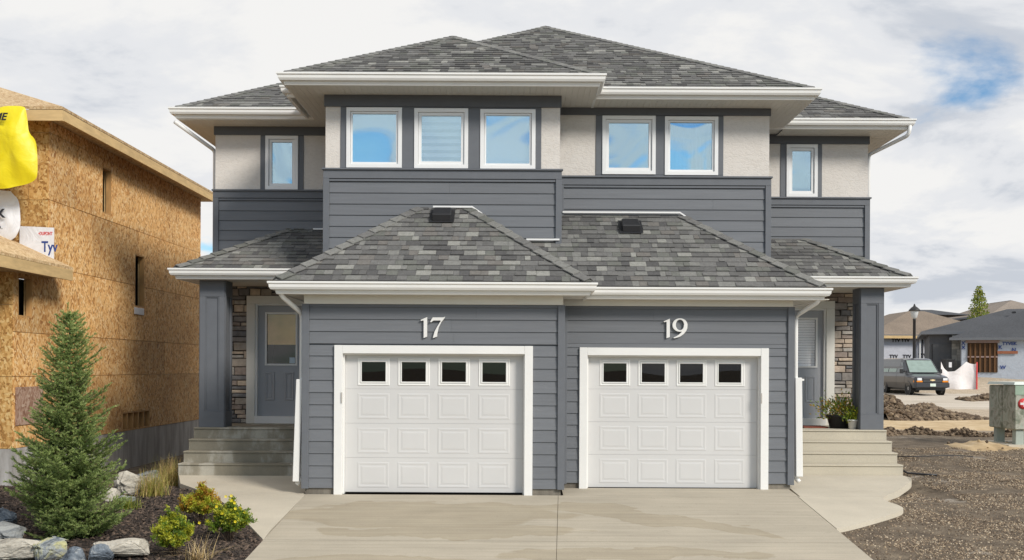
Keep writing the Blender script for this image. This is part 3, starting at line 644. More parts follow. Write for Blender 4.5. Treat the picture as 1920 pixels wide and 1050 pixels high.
# ---- roofs
shingles = []   # (size in view, verts, faces, tone)
def clip(poly, f):
    out = []
    for i in range(len(poly)):
        a, b = poly[i - 1], poly[i]; fa, fb = f(a), f(b)
        if (fa >= 0) != (fb >= 0): t = fa / (fa - fb); out.append((a[0] + (b[0] - a[0]) * t, a[1] + (b[1] - a[1]) * t))
        if fb >= 0: out.append(b)
    return out
def roof_face(pts, deck, roofobj, exp=.152, wmin=.12, wmax=.36):
    """pts: eave start, eave end, ... (counter-clockwise seen from outside)"""
    P = [Vector(p) for p in pts]; u = (P[1] - P[0]).normalized(); n = (P[1] - P[0]).cross(P[-1] - P[0]).normalized()
    if n.z < 0: n = -n
    v = n.cross(u)
    if (P[-1] - P[0]).dot(v) < 0: v = -v
    uv = [((p - P[0]).dot(u), (p - P[0]).dot(v)) for p in P]
    deck.hexa([p - n * .05 for p in P], [p - n * .004 for p in P])
    # signed edge functions
    area = sum(uv[i - 1][0] * uv[i][1] - uv[i][0] * uv[i - 1][1] for i in range(len(uv)))
    poly = uv if area > 0 else uv[::-1]
    edges = [(poly[i - 1], poly[i]) for i in range(len(poly))]
    vmax = max(q[1] for q in uv); umin = min(q[0] for q in uv); umax = max(q[0] for q in uv)
    k = 0; vv = -.02
    first = True
    while vv < vmax:
        x = umin - RR.uniform(0, .3); 
        while x < umax:
            wd = RR.choice([.09, .11, .13, .15, .17, .20, .23, .27]); rect = [(x, vv), (x + wd - .003, vv), (x + wd - .003, vv + exp), (x, vv + exp)]
            x += wd
            q = rect
            for (a, b) in edges:
                q = clip(q, lambda p, a=a, b=b: (b[0] - a[0]) * (p[1] - a[1]) - (b[1] - a[1]) * (p[0] - a[0]) + (1e-6 if not (abs(a[1]) < 1e-6 and abs(b[1]) < 1e-6) else .03 * abs(b[0] - a[0])))
                if len(q) < 3: break
            if len(q) < 3: continue
            ar = abs(sum(q[i - 1][0] * q[i][1] - q[i][0] * q[i - 1][1] for i in range(len(q)))) / 2
            if ar < .0006: continue
            th = RR.choice([.006, .0075, .017, .019, .021]); lo = -.004
            top = []; bot = []
            for (a, b) in q:
                f = (b - vv) / exp; h = th * (1 - f) + .0015; top.append(P[0] + u * a + v * b + n * h); bot.append(P[0] + u * a + v * b + n * lo)
            c_ = sum(top, Vector()) / len(top); d = Vector((0, 0, EYE)) - c_; vis = max(0, d.normalized().dot(n)) * ar / d.length_squared
            m_ = len(q); fs = [tuple(range(m_))] + [(i, (i + 1) % m_, m_ + (i + 1) % m_, m_ + i) for i in range(m_)]
            shingles.append((vis, [tuple(p) for p in top + bot], fs, RR.choices(range(len(SH)), SHW)[0], roofobj))
        vv += exp; k += 1
caps = []
def hip(a, b, roofobj, n1, n2, exp=.235, wd=.135, lift=(.044, .020)):
    """cap shingles from the eave end a up to b; n1,n2: horizontal directions of the two falls"""
    a, b = Vector(a), Vector(b); d = (b - a); L = d.length; d.normalize(); k = int(L / exp)
    n1, n2 = [(q - d * q.dot(d)).normalized() for q in (n1, n2)]
    for i in range(k + 1):
        p0 = a + d * (i * exp); p1 = a + d * min(L, i * exp + exp * 1.15)
        out = []
        for p, h in ((p0, lift[0]), (p1, lift[1])):
            c_ = p + Vector((0, 0, h)); l_ = p + n1 * wd + Vector((0, 0, h)); r_ = p + n2 * wd + Vector((0, 0, h)); out.append((l_, c_, r_))
        lo = [tuple(q - Vector((0, 0, .016)) for q in o) for o in out]
        (l0, c0, r0), (l1, c1, r1) = out; (L0, C0, R0), (L1, C1, R1) = lo
        vs = [l0, c0, r0, l1, c1, r1, L0, C0, R0, L1, C1, R1]
        fs = [(0, 1, 4, 3), (1, 2, 5, 4), (0, 6, 7, 1), (1, 7, 8, 2), (0, 3, 9, 6), (2, 8, 11, 5), (3, 4, 10, 9), (4, 5, 11, 10), (6, 9, 10, 7), (7, 10, 11, 8)]
        dd = Vector((0, 0, EYE)) - p0
        caps.append((1 / dd.length_squared, [tuple(q) for q in vs], fs, RR.choice([2, 2, 4, 4, 3, 4]), roofobj))
PROF_G = [(0, -.012), (.112, -.012), (.112, .0), (.130, .0), (.130, -.028), (.112, -.045), (.108, -.085), (.088, -.118), (0, -.118)]
PROF_F = [(-.025, -.004), (-.001, -.004), (-.001, -.182), (-.025, -.182)]
PROF_S = [(-.001, -.119), (.030, -.119), (.030, -.150), (.018, -.180), (-.001, -.181)]
def sweep(path, prof, name, mat, parent, z):
    P = [Vector(p) for p in path]; N = []
    for a, b in zip(P, P[1:]): d = (b - a).normalized(); N.append(Vector((d.y, -d.x)))
    offs = []
    for i in range(len(P)):
        if i == 0: offs.append(N[0])
        elif i == len(P) - 1: offs.append(N[-1])
        else: offs.append((N[i - 1] + N[i]) / (1 + N[i - 1].dot(N[i])))
    mb = MB(); k = len(prof); vs = [(p.x + o.x * a, p.y + o.y * a, z + b) for p, o in zip(P, offs) for a, b in prof]
    fs = [(i * k + j, i * k + (j + 1) % k, (i + 1) * k + (j + 1) % k, (i + 1) * k + j) for i in range(len(P) - 1) for j in range(k)]
    fs += [tuple(range(k)), tuple(range((len(P) - 1) * k, len(P) * k))[::-1]]
    mb.mesh(vs, fs); return mb.build(name, mat, parent)
def hiproof(x0, x1, y0, yb, ze, pitch, run=None, left=True, right=True, backcut=None, soff=None, gut=(True, True), capl=True, capr=True, cut='wall', tri=True):
    """x0..x1,y0: outer gutter line. left/right: hipped (else cut vertical)."""
    G = .13; X0 = x0 + (G if left else 0); X1 = x1 - (G if right else 0); Y0 = y0 + G
    wd = (x1 - x0); r = run if run is not None else min((x1 - x0) / 2 if (left and right) else 9, yb - y0)
    ro = r
    zf = lambda s: ze - .045 + (pitch + .045 / ro) * s
    e = .105   # shingles start just over the gutter
    fx0 = x0 + e if left else x0; fx1 = x1 - e if right else x1
    tx0 = x0 + ro if left else x0; tx1 = x1 - ro if right else x1
    ob = MB(); ob.box((tx0 + tx1) / 2 - .02, (tx0 + tx1) / 2 + .02, y0 + ro - .1, y0 + ro - .06, zf(ro) - .3, zf(ro) - .2); 
    deck = MB()
    ro_obj = empty('roof', ((x0 + x1) / 2, y0 + ro, zf(ro)), parent=house)
    pts = [(fx0, y0 + e, zf(e)), (fx1, y0 + e, zf(e)), (tx1, y0 + ro, zf(ro)), (tx0, y0 + ro, zf(ro))]
    if abs(tx1 - tx0) < .02: pts = pts[:3]
    roof_face(pts, deck, ro_obj)
    for s, on, x in ((-1, left, x0), (1, right, x1)):
        if not on: continue
        xe = x - s * e; xt = x - s * ro
        if cut == 'wall': pp = [(xe, y0 + ro, zf(e)), (xe, y0 + e, zf(e)), (xt, y0 + ro, zf(ro))]
        else: pp = [(xe, yb, zf(e)), (xe, y0 + e, zf(e)), (xt, y0 + ro, zf(ro)), (xt, yb, zf(ro))]
        if s > 0: pp = [pp[1], pp[0]] + pp[2:][::-1]
        roof_face(pp, deck, ro_obj)
        hip((xe, y0 + e, zf(e) + .01), (xt, y0 + ro, zf(ro)), ro_obj, Vector((s * 1.0, 0, -pitch)), Vector((0, -1.0, -pitch)), **({} if cut == 'wall' else dict(exp=.15, lift=(.024, .012))))
    deck.build('roof_deck', M['deck'], ro_obj)
    # fascia, gutter, sub-fascia shadow board
    path = []
    yl = y0 + (ro if cut == 'wall' else (yb - y0))
    if left: path += [(X0, yl)]
    path += [(X0, Y0), (X1, Y0)]
    if right: path += [(X1, yl)]
    sweep(path, PROF_F, 'fascia', M['gutter'], house, ze)
    sweep(path, PROF_G, 'gutter', M['gutter'], house, ze)
    sweep(path, PROF_S, 'fascia_trim', M['gutter'], house, ze)
    return ro_obj
def soffit(x0, x1, y0, y1, z): mb = MB(); mb.box(x0, x1, y0, y1, z, z + .012); mb.build('soffit', M['soffit'], house)
ZE = 6.63
PU = .545
rLU = hiproof(-3.96, 1.32, 16.17, 26, ZE, PU, cut='long')
rRU = hiproof(-4.10, 5.00, 16.97, 27, ZE + .012, .556, cut='long')
XWL, XWR = -6.47, 7.33
rLW = hiproof(XWL, .3, 18.40, 29, ZE + .002, .55, run=3.0, right=False, cut='long')
rRW = hiproof(.3, XWR, 18.90, 29, ZE - .02, .55, run=3.0, left=False, cut='long')
soffit(-3.83, 1.19, 16.30, 17.03, 6.445); soffit(XL1 + .0, 4.87, 17.10, 19.0, 6.457); soffit(-3.83, XL0, 17.04, 19.2, 6.445); soffit(4.29, 4.87, 19.01, 19.6, 6.457)
soffit(XWL + .13, XL0 - .0, 18.53, 19.24, 6.437); soffit(XR1 + .6, XWR - .13, 19.03, 19.75, 6.425)
soffit(XWL + .13, XW0, 19.25, 28, 6.437); soffit(XW1, XWR - .13, 19.76, 28, 6.425); soffit(.606, 1.19, 17.035, 17.099, 6.445)
# lower roofs
GE = 3.18; PG = .70
rLG = hiproof(-3.76, 1.10, 14.87, 16.87, GE, PG, run=2.0)
rRG = hiproof(.02, 4.79, 15.65, 17.67, GE, PG, run=2.02, left=False)
soffit(-3.59, .97, 15.0, 15.46, 3.005); soffit(.98, 4.77, 15.78, 16.24, 3.005); soffit(-3.59, -3.31, 15.461, 17.4, 3.005); soffit(4.29, 4.77, 16.241, 18.0, 3.005)
rLP = hiproof(-6.11, XL0, 17.40, 19.10, 3.61, .53, run=1.70, right=False)
rRP = hiproof(XR1, 7.03, 18.0, 19.6, 3.58, .54, run=1.60, left=False)
soffit(-5.98, XL0 - .001, 17.53, 19.1, 3.43); soffit(XR1 + .001, 6.90, 18.13, 19.6, 3.40)
# fill the shingles in: 300 that show largest are parts, the rest one mass
def emit(lst, name, limit):
    lst.sort(key=lambda s: -s[0]); 
    for s in lst[:limit]:
        mb = MB(); mb.mesh(s[1], s[2]); mb.build(name, SH[s[3]], s[4])
    mb = MB()
    for s in lst[limit:]: mb.mesh(s[1], s[2], s[3])
    if len(lst) > limit:
        o = mb.build(name + '_courses', SH, house, kind='stuff')
emit(shingles, 'shingle', 300); emit(caps, 'ridge_cap', 120)
# wall flashing along the tops of the lower roofs
def flash(a, b, r=.012, mat='flash'): mb = MB(); a, b = Vector(a), Vector(b); mb.hexa([a, b, b + Vector((0, -.02, 0)), a + Vector((0, -.02, 0))], [a + Vector((0, 0, .028)), b + Vector((0, 0, .028)), b + Vector((0, -.02, .028)), a + Vector((0, -.02, .028))]); mb.build('flashing', M[mat], house)
flash((-1.50, YLU - .05, 4.575), (-.85, YLU - .05, 4.575)); flash((-.85, YLU - .05, 4.575), (-.68, YLU - .05, 4.46))
flash((0.05, YLU - .05, 4.04), (.60, YLU - .05, 4.04)); flash((.68, YRU - .05, 4.62), (2.72, YRU - .05, 4.62)); flash((2.72, YRU - .05, 4.62), (2.90, YRU - .05, 4.50))
flash((-3.95, YLW - .05, 4.50), (XL0, YLW - .05, 4.50))
def vent(px, py, ref_y, ze, pitch, y0):
    y = ref_y; z = ze + pitch * (y - y0); x = PX(px, y, py); mb = MB(); h = .13; dz = .30 * pitch
    mb.hexa([(x - .20, y - .02, z + .012), (x + .20, y - .02, z + .012), (x + .20, y + .34, z + .36 * pitch + .012), (x - .20, y + .34, z + .36 * pitch + .012)], [(x - .20, y - .02, z + .022), (x + .20, y - .02, z + .022), (x + .20, y + .34, z + .36 * pitch + .022), (x - .20, y + .34, z + .36 * pitch + .022)])
    o = mb.build('roof_vent', M['black'], house)
    mb = MB(); mb.hexa([(x - .15, y, z + .025), (x + .15, y, z + .025), (x + .15, y + .3, z + dz), (x - .15, y + .3, z + dz)], [(x - .155, y - .03, z + .14), (x + .155, y - .03, z + .14), (x + .14, y + .26, z + .14 + dz * .75), (x - .14, y + .26, z + .14 + dz * .75)])
    mb.build('vent_hood', M['black'], o, bevel=.012)
vent(828, 412, 16.42, GE, PG, 14.87); vent(1184, 423, 17.10, GE, PG, 15.65)
# downspouts
def downspout(pts, ext=None, r=.038, strap=None):
    mb = MB(); P = [Vector(p) for p in pts]
    # rounded path
    Q = [P[0]]
    for i in range(1, len(P) - 1):
        a = (P[i - 1] - P[i]).normalized(); b = (P[i + 1] - P[i]).normalized(); rr = .07
        for t in (0, .25, .5, .75, 1): Q.append(P[i] + a * rr * (1 - t) ** 2 + b * rr * t ** 2)
    Q.append(P[-1]); mb.tube(Q, r, 10); o = mb.build('downspout', M['white'], house)
    if ext:
        (xa, za), (xb, zb), y, wd = ext; mb = MB()
        mb.hexa([(xa - wd / 2, y - .05, za), (xa + wd / 2, y - .05, za), (xa + wd / 2, y + .03, za), (xa - wd / 2, y + .03, za)], [(xb - wd / 2, y - .05, zb), (xb + wd / 2, y - .05, zb), (xb + wd / 2, y + .03, zb), (xb - wd / 2, y + .03, zb)])
        mb.build('downspout_extension', M['white'], o, bevel=.008)
        mb = MB(); mb.box(min(xa, xb) - .02, max(xa, xb) + .09, y + .035, y + .05, zb - .05, zb - .02); mb.build('strap', M['white'], o)
    return o
yd = YL + .10
downspout([(PX(525, 15.0, 550), 15.02, 3.07), (PX(526, 15.05), 15.05, 2.98), (PX(566.5, yd, 590), yd, PZ(588, yd, 560)), (PX(566.5, yd), yd, .22), (PX(558, yd), yd - .02, .13)],
          ((PX(557, yd, 900), PZ(902, yd, 557)), (PX(564, yd), PZ(711, yd, 564)), yd - .05, .10))
yd = YR + .12
downspout([(PX(1535, 15.8, 560), 15.78, 3.07), (PX(1535, 15.8), 15.82, 2.98), (PX(1491.5, yd), yd, PZ(592, yd, 1490)), (PX(1491.5, yd), yd, .20), (PX(1499, yd), yd - .02, .12)],
          ((PX(1497, yd), PZ(893, yd, 1497)), (PX(1494.5, yd), PZ(708, yd, 1495)), yd - .05, .11))
downspout([(XWL + .52, 18.47, 6.5), (XWL + .10, 18.47 + .02, 6.38), (XW0 - .06, YLW + .16, 6.02), (XW0 - .06, YLW + .16, 0.1)][1:], None, .036)
downspout([(XWR - .10, 18.97, 6.50), (XWR - .12, 18.99, 6.32), (XW1 + .05, YRW + .12, 6.10), (XW1 + .05, YRW + .12, 0.1)], None, .036)
# ---- porches: stone walls, doors, columns, steps
def stone_wall(x0, x1, z0, z1, Y, seed, holes):
    rr = random.Random(seed); mb = MB()
    for r in subtract((x0, x1, z0, z1), holes): mb.box(r[0], r[1], Y + .0, Y + .14, r[2], r[3])
    wl = mb.build('stone_wall', M['mortar'], house); z = z0
    def stone(a, b, c_, d):
        g_ = .007; t = rr.uniform(.025, .055); i = .010; a += g_; b -= g_; c_ += g_; d -= g_; j = lambda: rr.uniform(-.006, .006)
        if b - a < .03 or d - c_ < .02: return
        mb = MB(); A = [(a + j(), Y - .002, c_ + j()), (b + j(), Y - .002, c_ + j()), (b + j(), Y - .002, d + j()), (a + j(), Y - .002, d + j())]
        Fm = [(p[0], Y - t * .75, p[2]) for p in A]; T = [(p[0] + (i if k in (0, 3) else -i), Y - t + rr.uniform(-.006, .006), p[2] + (i if k < 2 else -i)) for k, p in enumerate(A)]
        mb.mesh(A + Fm + T, [(k, (k + 1) % 4, 4 + (k + 1) % 4, 4 + k) for k in range(4)] + [(4 + k, 4 + (k + 1) % 4, 8 + (k + 1) % 4, 8 + k) for k in range(4)] + [(8, 9, 10, 11)])
        mb.build('stone', STN[rr.randrange(len(STN))], wl)
    while z < z1 - .03:
        h = rr.choice([.075, .09, .11, .14, .16]); t = min(z + h, z1); x = x0
        while x < x1 - .02:
            wd = rr.uniform(.16, .42); b = min(x + wd, x1)
            if x1 - b < .08: b = x1
            for r in subtract((x, b, z, t), holes):
                if r[3] - r[2] > .12 and rr.random() < .3: mid = (r[2] + r[3]) / 2; stone(r[0], r[1], r[2], mid); stone(r[0], r[1], mid, r[3])
                else: stone(*r)
            x = b
        z = t
    return wl
def front_door(x0, x1, z0, z1, Y, glassr, blind, tw=.17, panels=()):
    jm = MB(); jm.box(x0 - tw, x0 - .01, Y - .05, Y + .02, z0 - .14, z1 + .03); jm.build('door_casing', M['frieze'], house, bevel=.004)
    jm = MB(); jm.box(x1 + .01, x1 + tw, Y - .05, Y + .02, z0 - .14, z1 + .03); jm.build('door_casing', M['frieze'], house, bevel=.004)
    jm = MB(); jm.box(x0 - tw, x1 + tw, Y - .055, Y + .02, z1 + .031, z1 + .18); jm.build('door_casing', M['frieze'], house, bevel=.004)
    jm = MB(); jm.box(x0 - .009, x0 + .03, Y - .02, Y + .1, z0, z1 + .03); jm.box(x1 - .03, x1 + .009, Y - .02, Y + .1, z0, z1 + .03); jm.box(x0 + .031, x1 - .031, Y - .02, Y + .1, z1, z1 + .03); jm.build('door_jamb', M['white'], house)
    sl = MB(); sl.box(x0 - .009, x1 + .009, Y - .07, Y + .1, z0 - .14, z0 - .002); sl.build('door_sill', M['white'], house, bevel=.004)
    yd = Y + .03; mb = MB(); gx0, gx1, gz0, gz1 = glassr
    for r in subtract((x0 + .033, x1 - .033, z0, z1 - .003), [glassr]): mb.box(r[0], r[1], yd, yd + .045, r[2], r[3])
    dr = mb.build('door', M['door'], house)
    fr = MB(); wd = .035
    for r in subtract((gx0 - wd, gx1 + wd, gz0 - wd, gz1 + wd), [(gx0, gx1, gz0, gz1)]): fr.box(r[0], r[1], yd - .018, yd - .001, r[2], r[3])
    fr.build('glass_frame', M['white'], dr)
    pn = MB(); pn.box(gx0, gx1, yd + .01, yd + .016, gz0, gz1); pn.build('glass_pane', M['dglass'], dr)
    for (a, b, c_, d) in panels:
        mb = MB(); lv = [(0, 0), (.012, .012), (.025, .012), (.05, .0005), (.06, .008)]
        rings = [[(a + i, yd - h - .001, c_ + i), (b - i, yd - h - .001, c_ + i), (b - i, yd - h - .001, d - i), (a + i, yd - h - .001, d - i)] for i, h in lv]
        mb.mesh([q for g_ in rings for q in g_], [(4 * j + i, 4 * j + (i + 1) % 4, 4 * j + 4 + (i + 1) % 4, 4 * j + 4 + i) for j in range(len(rings) - 1) for i in range(4)] + [tuple(4 * (len(rings) - 1) + i for i in range(4))])
        mb.build('door_panel', M['door'], dr)
    if blind:
        n = 18; h = (gz1 - gz0) / n
        for k in range(n): mb = MB(); mb.hexa([(gx0, yd + .05, gz0 + k * h), (gx1, yd + .05, gz0 + k * h), (gx1, yd + .07, gz0 + k * h + .003), (gx0, yd + .07, gz0 + k * h + .003)], [(gx0, yd + .05, gz0 + (k + .9) * h), (gx1, yd + .05, gz0 + (k + .9) * h), (gx1, yd + .07, gz0 + (k + .9) * h), (gx0, yd + .07, gz0 + (k + .9) * h)]); mb.build('blind_slat', M['blind'], dr)
    else:
        mb = MB(); mb.box(gx0 - .01, gx1 + .01, yd + .05, yd + .056, gz0 + .36, gz1 + .02); mb.build('door_reflection', simple('warm_reflection', (.80, .53, .24), .8), dr)  # added tan panel, its colour stands in for the warm reflection in the glass
        mb = MB(); mb.box(gx0 - .1, gx1 + .1, yd + .88, yd + .9, gz0 - .3, gz0 + .40); mb.build('dark_reflection', simple('dark_reflection_brown', (.05, .03, .015), .5), dr)  # added dark panel standing in for the dark lower part of the reflection
        mb = MB(); mb.box(gx1 - .12, gx1 - .015, yd + .006, yd + .009, gz0 + .01, gz0 + .12); st = mb.build('sticker', simple('sticker_paper', (.55, .65, .72), .5), dr)
    mb = MB(); hx = x1 - .09 if not blind else x0 + .09; mb.lathe((hx, yd - .03, z0 + .95), [(.0, -.03), (.03, -.02), (.03, .02), (0, .03)], 10); mb.box(hx - .01, hx + .01, yd - .03, yd, z0 + .94, z0 + .96); mb.build('door_handle', simple('handle_metal', (.4, .4, .4), .3, metal=1), dr)
    return dr
Y = YLW
xd0, xd1 = PX(480, Y, 680), PX(480, Y, 680) + .95; zd0, zd1 = PZ(780, Y, 520), PZ(573, Y, 520)
gl = (PX(500, Y, 640), PX(554, Y, 640), PZ(682, Y, 525), PZ(589, Y, 525))
hole = (xd0 - .16, xd1 + .16, zd0 - .15, zd1 + .17)
stone_wall(XW0 + .0, XL0, LAND, 3.43, Y, 3, [hole])
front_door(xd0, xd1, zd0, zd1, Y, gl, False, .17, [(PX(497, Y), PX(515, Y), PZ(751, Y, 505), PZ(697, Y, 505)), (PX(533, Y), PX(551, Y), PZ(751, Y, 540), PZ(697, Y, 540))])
Y = YRW
xe1 = PX(1547, Y, 680); xe0 = xe1 - .95; ze0, ze1 = PZ(784, Y, 1520), PZ(582, Y, 1520)
gr = (xe0 + .2, PX(1530, Y, 640), PZ(686, Y, 1520), PZ(599, Y, 1520))
stone_wall(XR1, XW1, LAND - .02, 3.40, Y, 8, [(xe0 - .16, xe1 + .16, ze0 - .15, ze1 + .17)])
front_door(xe0, xe1, ze0, ze1, Y, gr, True, .17, [(PX(1510, Y), PX(1530, Y), PZ(755, Y, 1520), PZ(705, Y, 1520))])
# lower side walls of the wings and the garage flanks under the porch roofs
for (x, y0, y1, z0, z1) in ((XL0, YLU, YLW, 0, 3.9),):
    pass
mb = MB(); mb.box(XW0, XW0 + .14, YLW + .142, 27.5, 0, 3.9); mb.build('wall', M['trim'], house)
mb = MB(); mb.box(XW1 - .14, XW1, YRW + .142, 27.5, 0, 3.9); mb.build('wall', M['trim'], house)
mb = MB(); mb.box(XW0, XW1, 27.51, 27.65, 0, 6.45); mb.build('wall', M['trim'], house)
mb = MB(); mb.box(XW0 + .15, XW1 - .15, YRW + .2, 27.4, 3.62, 3.7); mb.box(XW0 + .15, XW1 - .15, YRW + .2, 27.4, 6.38, 6.43); mb.build('floor', M['room'], house)
def column(x0, x1, y0, z0, z1, seed):
    d = x1 - x0; w_ = MB(); w_.box(x0 + .012, x1 - .012, y0 + .012, y0 + d - .012, z0, z1); c_ = w_.build('column', M['trim'], house)
    s = .095
    def face(ax):
        # stiles and rails on front and both sides, leaving a recessed field
        for r in subtract((0, d, z0, z1), [(s, d - s, z0 + .28, z1 - .28)]):
            q = MB()
            a, b = r[0], r[1]
            a2 = a + (.0 if a < .001 else 0.001); b2 = b
            if ax == 'f': q.box(x0 + a2, x0 + b2, y0 - .014, y0 + .011, r[2] + .001, r[3])
            elif ax == 'r': q.box(x1 - .011, x1 + .014, y0 + .0 + a2 + .012, y0 + b2 - (.0), r[2] + .001, r[3])
            else: q.box(x0 - .014, x0 + .011, y0 + a2 + .012, y0 + b2, r[2] + .001, r[3])
            q.build('trim_board', M['trim'], c_, bevel=.002)
    for ax in 'frl': face(ax)
    q = MB(); 
    for (a, b, c2, d2) in ((x0 + s + .002, x1 - s - .002, z0 + .282, z0 + .30), (x0 + s + .002, x1 - s - .002, z1 - .30, z1 - .282)): q.box(a, b, y0 - .006, y0 + .011, c2, d2)
    for (a, b) in ((x0 + s + .002, x0 + s + .02), (x1 - s - .02, x1 - s - .002)): q.box(a, b, y0 - .006, y0 + .011, z0 + .301, z1 - .301)
    q.build('moulding', M['trim'], c_)
    return c_
column(PX(373.5, 17.75), PX(420, 17.75), 17.77, LAND, 3.43, 1)
column(PX(1614, 18.3), PX(1657, 18.3), 18.32, LAND - .02, 3.40, 2)
def steps(x0, x1, yf, land, bottom, yback, mat, wall_x, name='porch_steps'):
    rise = (land - bottom) / 4; tread = .265; r = empty(name, ((x0 + x1) / 2, yf, bottom), parent=house)
    for k in range(4):
        y0 = yf - (3 - k) * tread; top = bottom + rise * (k + 1); mb = MB()
        yb = yback if k == 3 else yf - (2 - k) * tread + .0
        nose = .018
        mb.box(x0, x1, y0, yb - .001, bottom - .3, top - .03); mb.box(x0, x1, y0 - nose, (yb - .001) if k == 3 else yb - nose - .001, top - .03, top)
        mb.build('step', mat, r, bevel=.006)
steps(-5.74, XL0 - .005, 17.70, LAND, .115, YLW - .002, M['steps'], XL0)
steps(XR1 + .005, 6.56, 18.25, LAND - .02, .10, YRW - .002, M['steps_clean'], XR1)
# vents on the soffit
# things on the right porch
mt = MB(); mt.box(PX(1504, 18.9), PX(1549, 18.9), 18.75, 19.25, LAND - .018, LAND + .004); mt.build('doormat', simple('rust_coir', (.22, .06, .035), .95, .2, 60), label='rust red doormat lying in front of the door of number 19', cat='doormat', bevel=.004)
# ------------------------------------------------------------------ plants helpers
def leaves(centers, dirs, size, aspect, rng, seed=0):
    n = len(centers); V = np.zeros((n, 4, 3)); d = dirs / (np.linalg.norm(dirs, axis=1, keepdims=True) + 1e-9)
    rnd = rng.normal(size=(n, 3)); s = np.cross(d, rnd); s /= (np.linalg.norm(s, axis=1, keepdims=True) + 1e-9)
    L = (size * rng.uniform(.6, 1.3, n))[:, None]; wd = L * aspect
    V[:, 0] = centers; V[:, 1] = centers + d * L * .5 + s * wd; V[:, 2] = centers + d * L; V[:, 3] = centers + d * L * .5 - s * wd
    return V.reshape(-1, 3), np.arange(n * 4).reshape(n, 4)
def planter(x, y, z, r0, r1, h, matpot, label, kind, seed, mats, spread, hh, name='potted_plant', n=900):
    root = empty(name, (x, y, z), label, 'potted plant'); mb = MB(); mb.lathe((x, y, z), [(r0, 0), (r1, h), (r1 + .012, h), (r1 + .012, h - .02), (r1 + .01, h + .005), (r1 - .015, h + .005), (r1 - .02, h - .03)], 20); mb.build('pot', matpot, root)
    rng = np.random.default_rng(seed); c = rng.normal(size=(n, 3)) * np.array([spread, spread * .7, hh * .35]) + np.array([x, y, z + h + hh * .35]); c[:, 2] = np.maximum(c[:, 2], z + h * .75)
    d = c - np.array([x, y, z + h * .5]) + rng.normal(size=(n, 3)) * .08
    V, Fc = leaves(c, d, .05, .28, rng); fast_mesh('foliage', V, Fc, mats, root, rng.integers(0, len(mats), len(Fc)), 4, (x, y, z))
    return root
planter(PX(1575, 18.75), 18.78, LAND - .02, .17, .23, .24, M['black'], 'wide black pot of trailing green and rust leaves beside the stone wall', 0, 3, [M['lf_green'], M['lf_rust'], M['spruce']], .17, .30, n=1300)
planter(PX(1599, 18.5), 18.50, LAND - .02, .065, .09, .17, M['white'], 'small white pot with a leafy plant at the foot of the right column', 0, 4, [M['lf_green'], M['lf_lime']], .07, .18, n=450)
